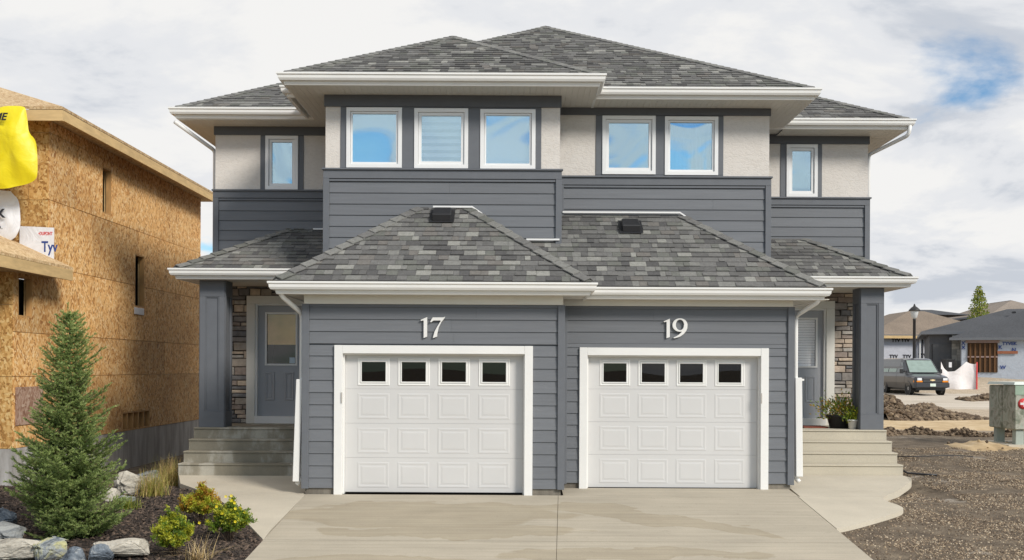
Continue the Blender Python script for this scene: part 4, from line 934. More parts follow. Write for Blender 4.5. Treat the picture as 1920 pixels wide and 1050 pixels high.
# ------------------------------------------------------------------ spruce
def spruce(x, y, z, H, R0, seed):
    rng = np.random.default_rng(seed); r = empty('spruce_tree', (x, y, z), 'young green spruce tree growing in the mulch bed at the left', 'tree')
    mb = MB(); mb.tube([(x, y, z - .1), (x + .01, y, z + H * .5), (x, y, z + H * .97)], .045, 8, 0, .006); mb.build('trunk', M['bark'], r)
    S0, S1, tip = [], [], []
    h = .06; wood = MB()
    prof = [(0, .80), (.10, .98), (.25, 1.0), (.36, .92), (.48, .68), (.59, .56), (.71, .50), (.83, .38), (.94, .21), (1.0, .04)]
    while h < H * .985:
        t = h / H; rad = R0 * lerp(t, prof); nb = 15 if t < .5 else 15; a0 = rng.uniform(0, 6.28)
        for k in range(nb):
            a = a0 + 6.283 * k / nb + rng.normal() * .18
            if rng.random() < .14: continue
            L = max(.05, rad * rng.uniform(.62, 1.05) * (1 + .6 * noise.noise(Vector((math.cos(a) * 1.3, math.sin(a) * 1.3, h * 3.2 + 4))))); up = rng.uniform(-.02, .28) + .45 * t ** 2
            # branch curve: droops slightly, tip lifts
            P = []; n = max(3, int(L / .05))
            for i in range(n + 1):
                s = i / n; P.append(np.array([x + math.cos(a) * L * s, y + math.sin(a) * L * s, z + h + L * (up * s - .18 * s * (1 - s) * 2 + .12 * s * s) + rng.normal() * .004]))
            for i in range(n):
                S0.append(P[i]); S1.append(P[i + 1]); tip.append(1 if i > n - 2 else 0)
            if t < .7: wood.tube([tuple(P[0]), tuple(P[n // 2]), tuple(P[-1])], .008, 4, 0, .002)
            # side twigs
            for i in range(1, n + 1):
                base = P[i]; f = 1 - (i / n) * .65; dirv = (P[i] - P[i - 1]); dirv /= np.linalg.norm(dirv) + 1e-9
                for sgn in (-1, 1):
                    if rng.random() < .12: continue
                    side = np.array([-math.sin(a), math.cos(a), 0]) * sgn; ll = L * .42 * f * rng.uniform(.6, 1.2); ll = min(max(ll, .035), .20)
                    dd = dirv * .75 + side * .75 + np.array([0, 0, rng.uniform(-.15, .35)]); dd /= np.linalg.norm(dd); m_ = max(1, int(ll / .045))
                    q = base.copy()
                    for j in range(m_):
                        q2 = q + dd * ll / m_; S0.append(q); S1.append(q2); tip.append(1 if j == m_ - 1 else 0); 
                        if j > 0 and rng.random() < .7:
                            d3 = dd + side * rng.uniform(-.9, .9) + np.array([0, 0, rng.uniform(-.3, .5)]); d3 /= np.linalg.norm(d3); S0.append(q); S1.append(q + d3 * .05); tip.append(1)
                        q = q2
        h += rng.uniform(.055, .085)
    # upright leader shoots
    for (dx, hh, L) in ((0, H * .93, .28), (.03, H * .90, .26), (.07, H * .86, .26), (-.06, H * .84, .18), (.15, H * .76, .32), (-.18, H * .64, .24), (.22, H * .50, .26), (-.30, H * .42, .22), (.30, H * .34, .2)):
        p = np.array([x + dx * .5, y - .03, z + hh]); S0.append(p); S1.append(p + np.array([dx * .5, -.02, L])); tip.append(1)
    S0, S1, tip = np.array(S0), np.array(S1), np.array(tip); ln = np.linalg.norm(S1 - S0, axis=1)
    cnt = np.maximum(6, (ln * 420).astype(int)); idx = np.repeat(np.arange(len(S0)), cnt); n = len(idx)
    tt = rng.uniform(0, 1, n)[:, None]; base = S0[idx] * (1 - tt) + S1[idx] * tt; ax = (S1 - S0)[idx]; ax /= np.linalg.norm(ax, axis=1, keepdims=True)
    rv = rng.normal(size=(n, 3)); pr = rv - (rv * ax).sum(1, keepdims=True) * ax; pr /= np.linalg.norm(pr, axis=1, keepdims=True); pr[:, 2] += .25
    d = ax * .75 + pr * .8; d /= np.linalg.norm(d, axis=1, keepdims=True); L = rng.uniform(.018, .030, n)[:, None]; s = np.cross(d, rng.normal(size=(n, 3))); s /= np.linalg.norm(s, axis=1, keepdims=True)
    V = np.stack([base + s * .0035, base - s * .0035, base + d * L], 1).reshape(-1, 3)
    mi = np.where((tip[idx] == 1) & (tt[:, 0] > .25), 1, 0); mi = np.where(rng.random(n) < .5, mi, 0)
    print('needles', n)
    fast_mesh('needles', V, np.arange(n * 3).reshape(n, 3), [M['spruce'], M['spruce_tip']], r, mi, 3, (x, y, z))
    wood.build('branch_wood', M['bark'], r)
    return r
def bedz(x, y):
    if y < 16: s = slab(-3.3, min(y, 16)) + .0
    else: s = .02 - (y - 16) * .12
    s = max(s, -.2) if y > 16 else s
    return s - .03 + .03 * noise.noise(Vector((x * 1.2, y * 1.2, 0))) + .012 * noise.noise(Vector((x * 6, y * 6, 0)))
TY = 12.2; TX = PX(130, TY)
spruce(TX, TY, bedz(TX, TY) - .02, 2.76, .66, 5)
def gy(px, py):
    Y = 13.0
    for _ in range(12): Y = (EYE - bedz(PX(px, Y, py), Y)) * F / (py - CY - ROLL * (px - CX))
    return min(Y, 17.3)
# mulch bed
edge = [(-3.02, 11.2), (-3.03, 12.0), (-3.10, 12.1), (-3.42, 12.75), (-3.77, 13.5), (-4.17, 14.3), (-4.57, 15.0), (-5.02, 15.7), (-5.52, 16.3), (-5.76, 16.93), (-5.8, 17.2)]
def edgex(y):
    if y < 11.2: return -2.98 + (11.2 - y) * .02 
    for (a, b), (c_, d) in zip(edge, edge[1:]):
        if y <= d: return a + (c_ - a) * (y - b) / (d - b + 1e-9)
    return -5.8
mb = MB(); rows = np.arange(6, 17.61, .12); n = 40; vs = []
for y in rows:
    xe = edgex(y) - .006
    for i in range(n + 1):
        s = (i / n) ** 1.5; x = xe - s * (9.0 + xe + 1.0 + 0); x = max(x, -9.2) if i < n else -9.2
        x = xe + (-9.2 - xe) * s; vs.append((x, y, bedz(x, y) - (.03 if i == 0 else 0)))
mb.mesh(vs, [(j * (n + 1) + i + 1, j * (n + 1) + i, (j + 1) * (n + 1) + i, (j + 1) * (n + 1) + i + 1) for j in range(len(rows) - 1) for i in range(n)], 0, True)
mb.build('mulch_bed', M['mulch'], kind='structure', label='dark bark mulch garden bed left of the driveway')
def chips(name, pts, size, mats, seed, thin=.25, **k):
    rng = np.random.default_rng(seed); n = len(pts); P = np.array(pts); L = rng.uniform(.5, 1.4, n) * size; wd = L * rng.uniform(.25, .6, n); th = L * thin
    a = rng.uniform(0, 6.28, n); tl = rng.normal(size=n) * .35; U = np.stack([np.cos(a), np.sin(a), tl], 1); Vv = np.stack([-np.sin(a), np.cos(a), rng.normal(size=n) * .3], 1)
    N = np.cross(U, Vv); c = []
    for sx, sy in ((-1, -1), (1, -1), (1, 1), (-1, 1)): c.append(P + U * (L / 2 * sx)[:, None] + Vv * (wd / 2 * sy)[:, None] - N * (th / 2)[:, None])
    for sx, sy in ((-.8, -.7), (.75, -.8), (.8, .7), (-.7, .8)): c.append(P + U * (L / 2 * sx)[:, None] + Vv * (wd / 2 * sy)[:, None] + N * (th / 2)[:, None])
    V = np.stack(c, 1).reshape(-1, 3); q = np.array([(4, 5, 6, 7), (0, 1, 5, 4), (1, 2, 6, 5), (2, 3, 7, 6), (3, 0, 4, 7)]); Fc = (np.arange(n)[:, None, None] * 8 + q[None]).reshape(-1, 4)
    return fast_mesh(name, V, Fc, mats, None, np.repeat(rng.integers(0, len(mats), n), 5), 4, tuple(P.mean(0)), **k)
pts = []
while len(pts) < 16000:
    y = R.uniform(10.3, 17.4); xe = edgex(y); x = xe - .02 - (R.random() ** 1.3) * 4.5
    if x > -9: pts.append((x, y, bedz(x, y) + .008))
chips('mulch_chips', pts, .045, CH, 2, .22, kind='stuff', label='loose dark bark chips over the mulch bed')
# ------------------------------------------------------------------ rocks
def rock(px, py_base, Y, sx, sy, sz, mat, label, seed, flat=.5, lift=0, rot=0, group=None, z=None):
    rr = random.Random(seed); Y = gy(px, py_base); x = PX(px, Y, py_base); z0 = bedz(x, Y) if z is None else z; bm = bmesh.new()
    for i in range(18):
        v = Vector((rr.gauss(0, 1), rr.gauss(0, 1), rr.gauss(0, 1))).normalized(); v = Vector((v.x * sx, v.y * sy, v.z * sz)) * rr.uniform(.85, 1.1)
        v.z = min(v.z, sz * rr.uniform(flat, flat + .15)); v.z = max(v.z, -sz * .6); bm.verts.new(v)
    bmesh.ops.convex_hull(bm, input=bm.verts); bmesh.ops.delete(bm, geom=[v for v in bm.verts if not v.link_faces], context='VERTS')
    bmesh.ops.bevel(bm, geom=bm.edges[:], offset=min(sx, sz) * .09, segments=2, affect='EDGES')
    bmesh.ops.triangulate(bm, faces=bm.faces); bmesh.ops.subdivide_edges(bm, edges=bm.edges, cuts=2, use_grid_fill=True)
    for v in bm.verts:
        p = v.co * 5 + Vector((seed * 3.1, 0, 0)); v.co += v.normal * (.05 * noise.noise(p) + .03 * noise.noise(p * 2.7) + .012 * noise.noise(p * 7)) * (sx + sz) * 1.2
        v.co += v.normal * .02 * (sx) * math.floor(2 * noise.noise(Vector((0, 0, v.co.z * 22 + seed))))*.5
    bmesh.ops.rotate(bm, verts=bm.verts, cent=(0, 0, 0), matrix=Matrix.Rotation(rot, 3, 'Y'))
    bmesh.ops.recalc_face_normals(bm, faces=bm.faces)
    me = bpy.data.meshes.new('rock'); bm.to_mesh(me); bm.free(); me.materials.append(mat)
    for p in me.polygons: p.use_smooth = False
    o = put(me, 'garden_rock', None, (x, Y, z0 + sz * .25 + lift)); o.rotation_euler = (0, 0, 0)
    return tag(o, label, 'rock', group or 'boulders around the spruce bed')
rock(245, 925, 13.9, .36, .28, .33, M['rock_pale'], 'large tilted pale beige slab rock right of the spruce', 2, .6, .06, -.25)
rock(275, 905, 14.7, .34, .25, .30, M['rock_blue'], 'blue grey boulder behind the tilted beige slab rock', 5, .7)
rock(206, 935, 13.2, .22, .2, .20, M['rock_pale'], 'pale flat stone partly behind the spruce branches', 7, .6)
rock(237, 940, 12.9, .13, .12, .09, M['rock_grey'], 'small grey striped stone in front of the tilted slab rock', 9, .7, .02)
rock(230, 1048, 10.7, .36, .24, .16, M['rock_pale'], 'flat topped pale limestone block at the bottom of the photo left of the lime shrub', 12, .55, .08)
rock(190, 1055, 10.65, .15, .2, .15, M['rock_blue'], 'dark blue stone against the left end of the flat topped block', 14, .8, .05)
rock(143, 1056, 10.6, .14, .16, .14, M['rock_blue'], 'small dark blue stone with white crust between two larger rocks', 16, .7, .03)
rock(95, 1050, 10.6, .19, .2, .19, M['lichen'], 'rounded blue grey boulder with yellow lichen on its face', 18, .8, .06)
rock(32, 1050, 10.7, .34, .25, .17, M['rock_pale'], 'broad pale cream boulder in the bottom left corner', 21, .7, .05)
rock(12, 1012, 11.5, .28, .25, .15, M['rock_grey'], 'weathered grey boulder behind the broad cream boulder', 24, .7, .05)
rock(2, 985, 12.3, .2, .2, .17, M['rock_blue'], 'dark slate boulder at the left edge under the spruce', 27, .7, .05)
rock(64, 1040, 11.1, .12, .2, .13, M['rock_blue'], 'narrow dark stone wedged behind the lichened boulder', 28, .7, .03)
# ------------------------------------------------------------------ shrubs and grasses
def shrub(px, pyb, Y, rx_, rz, mats, label, seed, n=6500, leaf=.026, stems=26, flowers=0, wts=None, bare=0.0):
    rng = np.random.default_rng(seed); Y = gy(px, pyb); x = PX(px, Y, pyb); z = bedz(x, Y); r = empty('garden_shrub', (x, Y, z), label, 'shrub', 'low shrubs in the mulch bed')
    mb = MB(); tips = []
    for k in range(stems):
        a = rng.uniform(0, 6.28); q = math.sqrt(rng.uniform(0, 1)); hz = rz * 2 * (1 - .45 * q * q) * rng.uniform(.75, 1.05); tx = x + math.cos(a) * rx_ * q; ty = Y + math.sin(a) * rx_ * .85 * q
        mid = (x + (tx - x) * .45, Y + (ty - Y) * .45, z + hz * .55); mb.tube([(x + rng.normal() * .02, Y + rng.normal() * .02, z - .03), mid, (tx, ty, z + hz)], .006, 5, 0, .002); tips.append((tx, ty, z + hz, mid))
    mb.build('stems', M['bark'], r)
    # leaf clusters: twiglets leave the upper part of each stem
    C_ = []; D = []
    per = n // (stems * 9)
    for (tx, ty, tz, mid) in tips:
        for j in range(9):
            s = rng.uniform(bare, 1.05); b = np.array(mid) * (1 - s) + np.array([tx, ty, tz]) * s; d = rng.normal(size=3); d[2] = abs(d[2]) * .8 + .2; d /= np.linalg.norm(d); L = rng.uniform(.04, .11)
            t = rng.uniform(0, 1, per)[:, None]; c = b + d * L * t + rng.normal(size=(per, 3)) * .012; C_.append(c); D.append(np.tile(d, (per, 1)) + rng.normal(size=(per, 3)) * .7)
    C_ = np.concatenate(C_); D = np.concatenate(D); V, Fc = leaves(C_, D, leaf, .30, rng)
    w_ = wts or [1 / len(mats)] * len(mats); ci = np.repeat(rng.choice(len(mats), size=len(tips) * 9, p=w_), per)
    fast_mesh('leaves', V, Fc, mats, r, ci, 4, (x, Y, z))
    for k in range(flowers):
        t = tips[rng.integers(len(tips))]; p = np.array(t[:3]) + rng.normal(size=3) * .03 + np.array([.0, -.03, .03]); mb = MB(); s = .015
        for j in range(5):
            a = j * 1.2566; d = Vector((math.cos(a), -.35, math.sin(a))); e = Vector((-math.sin(a), 0, math.cos(a))); q = Vector(p); mb.face([q, q + d * s + e * s * .5, q + d * s * 1.25, q + d * s - e * s * .5])
        mb.build('flower', M['petal'], r)
    return r
shrub(376, 985, 12.9, .25, .25, [M['lf_rust'], M['lf_lime']], 'rust orange shrub behind the other two, nearest the porch steps', 31, wts=[.5, .5], n=15000, leaf=.026, bare=.15, stems=34)
shrub(430, 1015, 12.25, .25, .235, [M['lf_green'], M['lf_lime']], 'green shrub with yellow flowers beside the corner of the driveway', 32, wts=[.7, .3], flowers=24, n=15000, stems=34)
shrub(328, 1042, 11.35, .27, .225, [M['lf_lime'], M['lf_green'], M['lf_rust']], 'lime yellow shrub in front, left of the flowering one', 33, wts=[.70, .30, .0], n=15000, stems=34)
def grass(px, pyb, Y, n, H, spread, mats, label, seed, lean=.5, name='ornamental_grass', width=.004):
    rng = np.random.default_rng(seed); Y = gy(px, pyb); x = PX(px, Y, pyb); z = bedz(x, Y); V = []; Fc = []; mi = []
    for k in range(n):
        a = rng.uniform(0, 6.28); L = H * rng.uniform(.5, 1.1); b = np.array([x + rng.normal() * spread, Y + rng.normal() * spread * .6, z - .01]); ln = lean * rng.uniform(.1, 1); d = np.array([math.cos(a) * ln, math.sin(a) * ln, 1.0]); s = np.array([-math.sin(a), math.cos(a), 0]) * width
        if abs(s[0]) < width * .4: s[0] = width * .6
        base = len(V); m_ = int(rng.integers(len(mats)))
        for j in range(5):
            t = j / 4; p = b + d * L * t + np.array([math.cos(a), math.sin(a), -.9]) * (ln * L * .6 * t * t); w_ = 1 - t * .9; V += [p - s * w_, p + s * w_]
        for j in range(4): Fc.append((base + 2 * j, base + 2 * j + 1, base + 2 * j + 3, base + 2 * j + 2)); mi.append(m_)
    return fast_mesh(name, V, Fc, mats, None, mi, 4, (x, Y, z), label=label, cat='grass clump', group='grass clumps in the mulch bed')
grass(318, 905, 15.2, 420, .60, .12, [M['straw'], M['grass'], M['straw']], 'tall straw coloured grass clump close to the left porch steps', 41)
grass(285, 930, 14.1, 330, .48, .10, [M['straw'], M['grass']], 'faded golden grass clump just right of the beige slab rock', 42)
grass(338, 905, 15.3, 200, .34, .07, [M['grass'], M['straw']], 'short olive grass clump against the bottom step', 44)
grass(236, 955, 13.0, 260, .24, .08, [M['grass'], M['lf_green']], 'low green sprig in front of the small striped stone', 43, .7)
grass(372, 1052, 11.0, 90, .34, .05, [M['twig'], M['straw']], 'bundle of dry pale twigs in front of the lime shrub', 45, 1.2, 'dry_twigs', .004)
# ------------------------------------------------------------------ unfinished strand-board house
XS = -8.6
uh = empty('unfinished_house', (-11, 22, 0), 'unfinished neighbouring house clad in bare orange strand board', 'house')
YF1, YF2, YB = 17.1, 18.35, 27.0
ZF = .51; ZT = 6.369
def yat(px): return XS * F / (px - CX)
win = []
for (a, b, c_, d) in ((190, 207, 315, 402), (252, 270, 478, 576), (33, 60, 518, 595), (230, 281, 770, 805)):
    y0, y1 = yat(a), yat(b); win.append((y0, y1, PZ(d, (y0 + y1) / 2, a), PZ(c_, (y0 + y1) / 2, a)))
sw = MB()
for r in subtract((YF1 + .16, YB, ZF, 3.72), win): sw.box(XS - .15, XS - .014, r[0], r[1], r[2], r[3])
for r in subtract((YF2 + .16, YB, 3.721, ZT), win): sw.box(XS - .15, XS - .014, r[0], r[1], r[2], r[3])
wl = sw.build('wall', M['lumber'], uh)
def sheets(y0, y1, z0, z1, ys_, zs_, mat, side=True, parent=None, Xp=None):
    for za, zb in zip(zs_, zs_[1:]):
        off = RR.uniform(0, 1.6)
        ye = [y0] + [y for y in np.arange(y0 + 1.0 + off, y1 - .3, 2.44)] + [y1]
        for ya, yb in zip(ye, ye[1:]):
            mb = MB(); ok = False; t = RR.uniform(.0, .004)
            for r in subtract((ya + .006, yb - .006, za + .006, zb - .006), win if side else []):
                ok = True
                if side: mb.box(XS - .013, XS + t * 2, r[0], r[1], r[2], r[3])
                else: mb.box(r[0], r[1], Xp - t, Xp + .013, r[2], r[3])
            if ok: mb.build('strand_board_sheet', mat, parent)
sheets(YF1, YB, 0, 0, None, [ZF, 1.73, 2.49, 3.71], M['osb'], parent=wl); sheets(YF2, YB, 0, 0, None, [3.71, 4.93, 6.15, ZT], M['osb'], parent=wl)
mb = MB(); mb.box(-16, XS - .02, YF1 + .014, YF1 + .15, ZF, 3.7); fl = mb.build('wall', M['lumber'], uh)
mb = MB(); mb.box(-16, XS - .02, YF2 + .014, YF2 + .15, 3.7, ZT); fu = mb.build('wall', M['lumber'], uh)
sheets(-13.5, XS, 0, 0, None, [ZF, 1.73, 2.95, 3.69], M['osb_front'], False, fl, YF1); sheets(-13.5, XS, 0, 0, None, [3.7, 4.92, 6.14, ZT], M['osb_front'], False, fu, YF2)
# window rough openings: jambs of lumber with dark inside
for i, (y0, y1, z0, z1) in enumerate(win):
    mb = MB(); mb.box(XS - .10, XS + .001, y1 - .03, y1 - .001, z0 + .001, z1 - .001); mb.box(XS - .16, XS - .001, y0 + .001, y0 + .03, z0 + .001, z1 - .001); mb.box(XS - .16, XS - .001, y0 + .031, y1 - .031, z1 - .03, z1 - .001); mb.box(XS - .16, XS - .001, y0 + .031, y1 - .031, z0 + .001, z0 + .03)
    wf = mb.build('window_opening', M['lumber_d'], uh)
    if i == 3:
        for k in range(1, 5): q = MB(); yy = y0 + (y1 - y0) * k / 5; q.box(XS - .15, XS - .01, yy - .02, yy + .02, z0 + .031, z1 - .031); q.build('stud', M['lumber_d'], wf)
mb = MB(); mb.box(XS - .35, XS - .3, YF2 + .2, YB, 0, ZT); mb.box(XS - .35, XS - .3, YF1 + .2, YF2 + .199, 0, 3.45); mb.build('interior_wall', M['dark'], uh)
# foundation, roofs, fascias
mb = MB(); mb.box(-16, XS - .004, YF1 + .002, YB, -1.2, ZF - .002); mb.build('foundation', M['found2'], uh)
XE = -8.15
zl_ = 3.69
def slope_roof(ze, x_e, y_e, yb, pitch, run, zt, name='roof', hipx=True):
    mb = MB(); r = run
    A = [(x_e, y_e, ze), (x_e, yb, ze), (x_e - r, yb, ze + pitch * r), (x_e - r, y_e + (r if hipx else 0), ze + pitch * r)]
    n_ = Vector((0, 0, .05)); mb.hexa([Vector(p) - n_ for p in A], A)
    if hipx:
        B = [(x_e - 9, y_e, ze), (x_e, y_e, ze), (x_e - r, y_e + r, ze + pitch * r), (x_e - 9, y_e + r, ze + pitch * r)]; mb.hexa([Vector(p) - n_ for p in B], B)
    o = mb.build(name, M['osb_roof'], uh)
    return o
rf = slope_roof(6.50, XE, 17.90, YB + .45, .42, 3.2, 0)
def hexbox(mb, x0, x1, y0, y1, z0, z1): mb.box(x0, x1, y0, y1, z0, z1)
mb = MB(); mb.box(XE - .04, XE, 17.95, YB + .44, 6.26, 6.44); mb.build('fascia', M['lumber'], uh)
mb = MB(); mb.box(-16, XE, 17.90, 17.945, 6.25, 6.44); mb.build('fascia', M['lumber'], uh)
mb = MB(); mb.box(XE - .62, XE - .041, 18.36, YB + .4, 6.37, 6.385); mb.box(-16, XE - .041, 17.946, 18.359, 6.37, 6.385); mb.build('soffit_board', M['osb_roof'], uh)
slope_roof(3.70, XE, 10.0, 18.34, .45, 1.6, 0, hipx=False)
mb = MB(); mb.box(XE - .04, XE, 10, 18.34, 3.46, 3.645); mb.build('fascia', M['lumber'], uh)
mb = MB(); mb.box(-14, XE - .042, 10, 18.33, 3.50, 3.52); mb.build('soffit_board', M['osb_roof'], uh)
mb = MB(); mb.box(XS + .008, XS + .018, yat(28), yat(80), .9, PZ(725, 17.6, 50)); mb.build('plywood_sheet', M['osb_red'], label='reddish sheet of strand board leaning on the unfinished house behind the spruce', cat='board')
# cloths on the upper front wall
def cloth(name, outline, Y, mat, label, cat, bulge=.12, seed=1, yoff=0):
    rr = random.Random(seed); n = len(outline); cx_ = sum(p[0] for p in outline) / n; cz = sum(p[1] for p in outline) / n
    rings = [1.0, .97, .9, .75, .5, .25]; vs = []; fs = []
    for s in rings:
        for (x, z) in outline:
            X_, Z_ = cx_ + (x - cx_) * s, cz + (z - cz) * s; b = bulge * (1 - s ** 3) ; y = Y - .02 - b - .10 * (1 - s ** 6) * (noise.noise(Vector((X_ * 2.2, Z_ * 1.4, seed))) + .5 * noise.noise(Vector((X_ * 6, Z_ * 3, seed)))) ; vs.append((X_, y, Z_))
    k = len(rings); vs.append((cx_, Y - bulge - .02, cz))
    for j in range(k - 1):
        for i in range(n): fs.append((j * n + i, j * n + (i + 1) % n, (j + 1) * n + (i + 1) % n, (j + 1) * n + i))
    for i in range(n): fs.append(((k - 1) * n + i, (k - 1) * n + (i + 1) % n, k * n))
    mb = MB(); mb.mesh(vs, fs, 0, True); return mb.build(name, mat, label=label, cat=cat)
def smooth_out(px, Y, reps=2):
    P = [(PX(a, Y, b), PZ(b, Y, a)) for a, b in px]
    for _ in range(reps):
        Q = []
        for i in range(len(P)): a, b = P[i], P[(i + 1) % len(P)]; Q += [(a[0] * .75 + b[0] * .25, a[1] * .75 + b[1] * .25), (a[0] * .25 + b[0] * .75, a[1] * .25 + b[1] * .75)]
        P = Q
    return P
YC = YF2 - .03
yt = cloth('tarp', smooth_out([(-80, 205), (0, 203), (8, 199), (46, 199), (50, 207), (53, 228), (55, 250), (68, 262), (71, 285), (72, 325), (68, 338), (52, 346), (30, 350), (15, 354), (-20, 355), (-80, 352)], YC - .62), YC - .62, M['yellow'], 'bright yellow tarp with dark lettering hanging over the front of the unfinished house', 'tarp', .10, 3)
text_mesh('lettering', 'ME', M['ink_black'], yt, (PX(-10, YC - .8, 220), YC - .85, PZ(226, YC - .8, 10)), .17, extrude=.004, bold=.006, shear=.3)
wt = cloth('house_wrap_sheet', smooth_out([(-60, 357), (20, 357), (26, 365), (34, 372), (38, 385), (40, 420), (36, 435), (28, 448), (10, 455), (-60, 450)], YC - .15, 1), YC - .15, M['wrap'], 'white house wrap sheet with a black letter hanging below the yellow tarp', 'sheet', .08, 6)
text_mesh('lettering', 'K', M['ink_black'], wt, (PX(-2, YC - .2), YC - .30, PZ(409, YC - .2, 5)), .21, extrude=.004, bold=.008); text_mesh('lettering', 'o.', M['ink_black'], wt, (PX(-2, YC - .2), YC - .30, PZ(431, YC - .2, 5)), .14, extrude=.004)
mb = MB(); x0_, x1_ = PX(36, YC), PX(100.5, YC); mb.hexa([(x0_, YC, PZ(484, YC, 40)), (x0_, YC - .012, PZ(484, YC, 40)), (x1_, YC - .012, PZ(488, YC, 100)), (x1_, YC, PZ(488, YC, 100))], [(x0_, YC, PZ(424, YC, 40)), (x0_, YC - .012, PZ(424, YC, 40)), (x1_, YC - .012, PZ(427, YC, 100)), (x1_, YC, PZ(427, YC, 100))])
ww = mb.build('house_wrap_banner', M['wrap'], label='white house wrap with red and blue lettering above the lower roof edge', cat='wrap')
mb = MB(); mb.lathe((PX(74, YC), YC - .014, PZ(437, YC, 80)), [(.0, -.001), (.018, -.001), (.018, .001), (0, .001)], 10); 
text_mesh('lettering', '\u2022DUPONT', M['ink_red'], ww, (PX(71.5, YC), YC - .015, PZ(441, YC, 80)), .085, bold=.0015, extrude=.002).scale = (.66, 1, 1)
text_mesh('lettering', 'Tyv', M['ink_blue'], ww, (PX(77.5, YC), YC - .015, PZ(472, YC, 80)), .27, bold=.005, extrude=.002).scale = (.72, 1, 1)
q = MB(); a = yat(250); q.box(XS + .006, XS + .03, a, a + .55, PZ(590, 22.6, 255), PZ(577, 22.6, 255)); q.build('wrap_flap', M['wrap'], label='small white flap of wrap under the middle side opening of the unfinished house', cat='wrap', bevel=.01)
# ------------------------------------------------------------------ right side: soil, ridges, debris
rng = np.random.default_rng(4)
pts = []
PE = [(4, rx(4)), (12.83, 4.02), (13.15, 4.37), (13.55, 4.77), (13.95, 5.17), (14.28, 5.42), (14.6, 5.46), (15.0, 5.38), (15.3, 5.47), (15.7, 5.72), (16.25, 6.12), (16.75, 6.47), (17.1, 6.58), (17.5, 6.58), (30, 6.7)]
while len(pts) < 52000:
    y = 9.8 + 12.5 * R.random() ** .8; x = R.uniform(3.7, 6 + y * .46)
    if x < lerp(y, PE) + .01: continue
    if noise.noise(Vector((x * .8, y * .8, 5))) < -.08 and R.random() < .72: continue
    pts.append((x, y, gz(x, y) + .003))
chips('soil_gravel', pts, .021, PEB, 5, .5, kind='stuff', label='small pale stones and clods strewn over the brown soil')
def ridge(label, x0, x1, yc, hw, hh, n, seed, cs=.16):
    rr = random.Random(seed); r = MB(); N = 60; Mm = 10; vs = []
    env = lambda t: (math.sin(math.pi * min(1, max(0, t)) ** .6) ** .5 if 0 < t < 1 else 0)
    H_ = lambda t: hh(t)
    for i in range(N + 1):
        t = i / N; x = x0 + (x1 - x0) * t
        for j in range(Mm + 1):
            s = j / Mm * 2 - 1; y = yc(t) + s * hw; h = H_(t) * (1 - s * s) * (1 + .5 * noise.noise(Vector((x * 1.5, s * 2, seed)))); vs.append((x, y, gz(x, y) - .03 + max(0, h) + .05 * noise.noise(Vector((x * 5, y * 5, seed)))))
    r.mesh(vs, [(i * (Mm + 1) + j, (i + 1) * (Mm + 1) + j, (i + 1) * (Mm + 1) + j + 1, i * (Mm + 1) + j + 1) for i in range(N) for j in range(Mm)], 1, True)
    for k in range(n):
        t = rr.random(); s = rr.uniform(-1, 1); x = x0 + (x1 - x0) * t; y = yc(t) + s * hw; z = gz(x, y) + H_(t) * (1 - s * s) * rr.uniform(.8, 1.15); c = cs * rr.uniform(.35, 1.1)
        if H_(t) < .04 and rr.random() < .5: continue
        base = bmesh.new(); bmesh.ops.create_icosphere(base, subdivisions=1, radius=c)
        vv = [(x + v.co.x * rr.uniform(.6, 1.3), y + v.co.y * rr.uniform(.6, 1.3), z + v.co.z * rr.uniform(.5, 1.0)) for v in base.verts]; ff = [tuple(v.index for v in f.verts) for f in base.faces]; base.free(); r.mesh(vv, ff, rr.randrange(3))
    o = r.build('dirt_pile', CLOD, label=label, cat='dirt pile', group='ridges of dug earth'); return o
def px_at(px, y): return (px - CX) * y / F
ridge('tall ridge of clumped brown earth in front of the parked van', px_at(1650, 33), px_at(1850, 34), lambda t: 33.5 + 1.5 * t, 1.4, lambda t: .62 * max(0, 1 - t) ** .9 * (1 + .25 * math.sin(t * 14)) + .03, 1500, 3, .11)
ridge('low dark ridge of earth nearer the house, in front of the tall one', px_at(1650, 26.5), px_at(1875, 26.5), lambda t: 26.4 + .5 * math.sin(t * 5), .45, lambda t: .12 * (1 + .5 * math.sin(t * 21)), 520, 5, .055)
ridge('small heap of earth and rubble behind the utility cabinets', px_at(1805, 50), px_at(1900, 50), lambda t: 50 + t, .8, lambda t: .10 + .35 * t, 220, 6, .15)
ridge('sandy ochre heap at the foot of the utility cabinets', px_at(1790, 22), px_at(1960, 22), lambda t: 22.2 + 1.0 * t, 1.0, lambda t: .12 * math.sin(3.1 * t), 10, 8, .05).data.materials[1] = M['sand']
mb = MB(); mb.tube([(px_at(1670, 20.4), 20.4, gz(7.5, 20.4) + .03), (px_at(1720, 20.3), 20.35, gz(8, 20.3) + .035), (px_at(1790, 20.5), 20.5, gz(8.7, 20.5) + .03), (px_at(1825, 20.5), 20.5, gz(9.1, 20.5) + .03)], .011, 6); mb.build('pipe', M['black'], label='thin black pipe lying straight across the soil', cat='pipe')
mb = MB(); y = 18.1; mb.tube([(px_at(1695, y), y, gz(6.8, y) + .08), (px_at(1702, y), y, gz(6.9, y) + .04), (px_at(1725, y), y - .2, gz(7, y) + .03), (px_at(1745, y), y - .3, gz(7.2, y) + .02)], .02, 6); mb.build('hose', M['black'], label='short curled black hose on the soil beside the right steps', cat='hose')
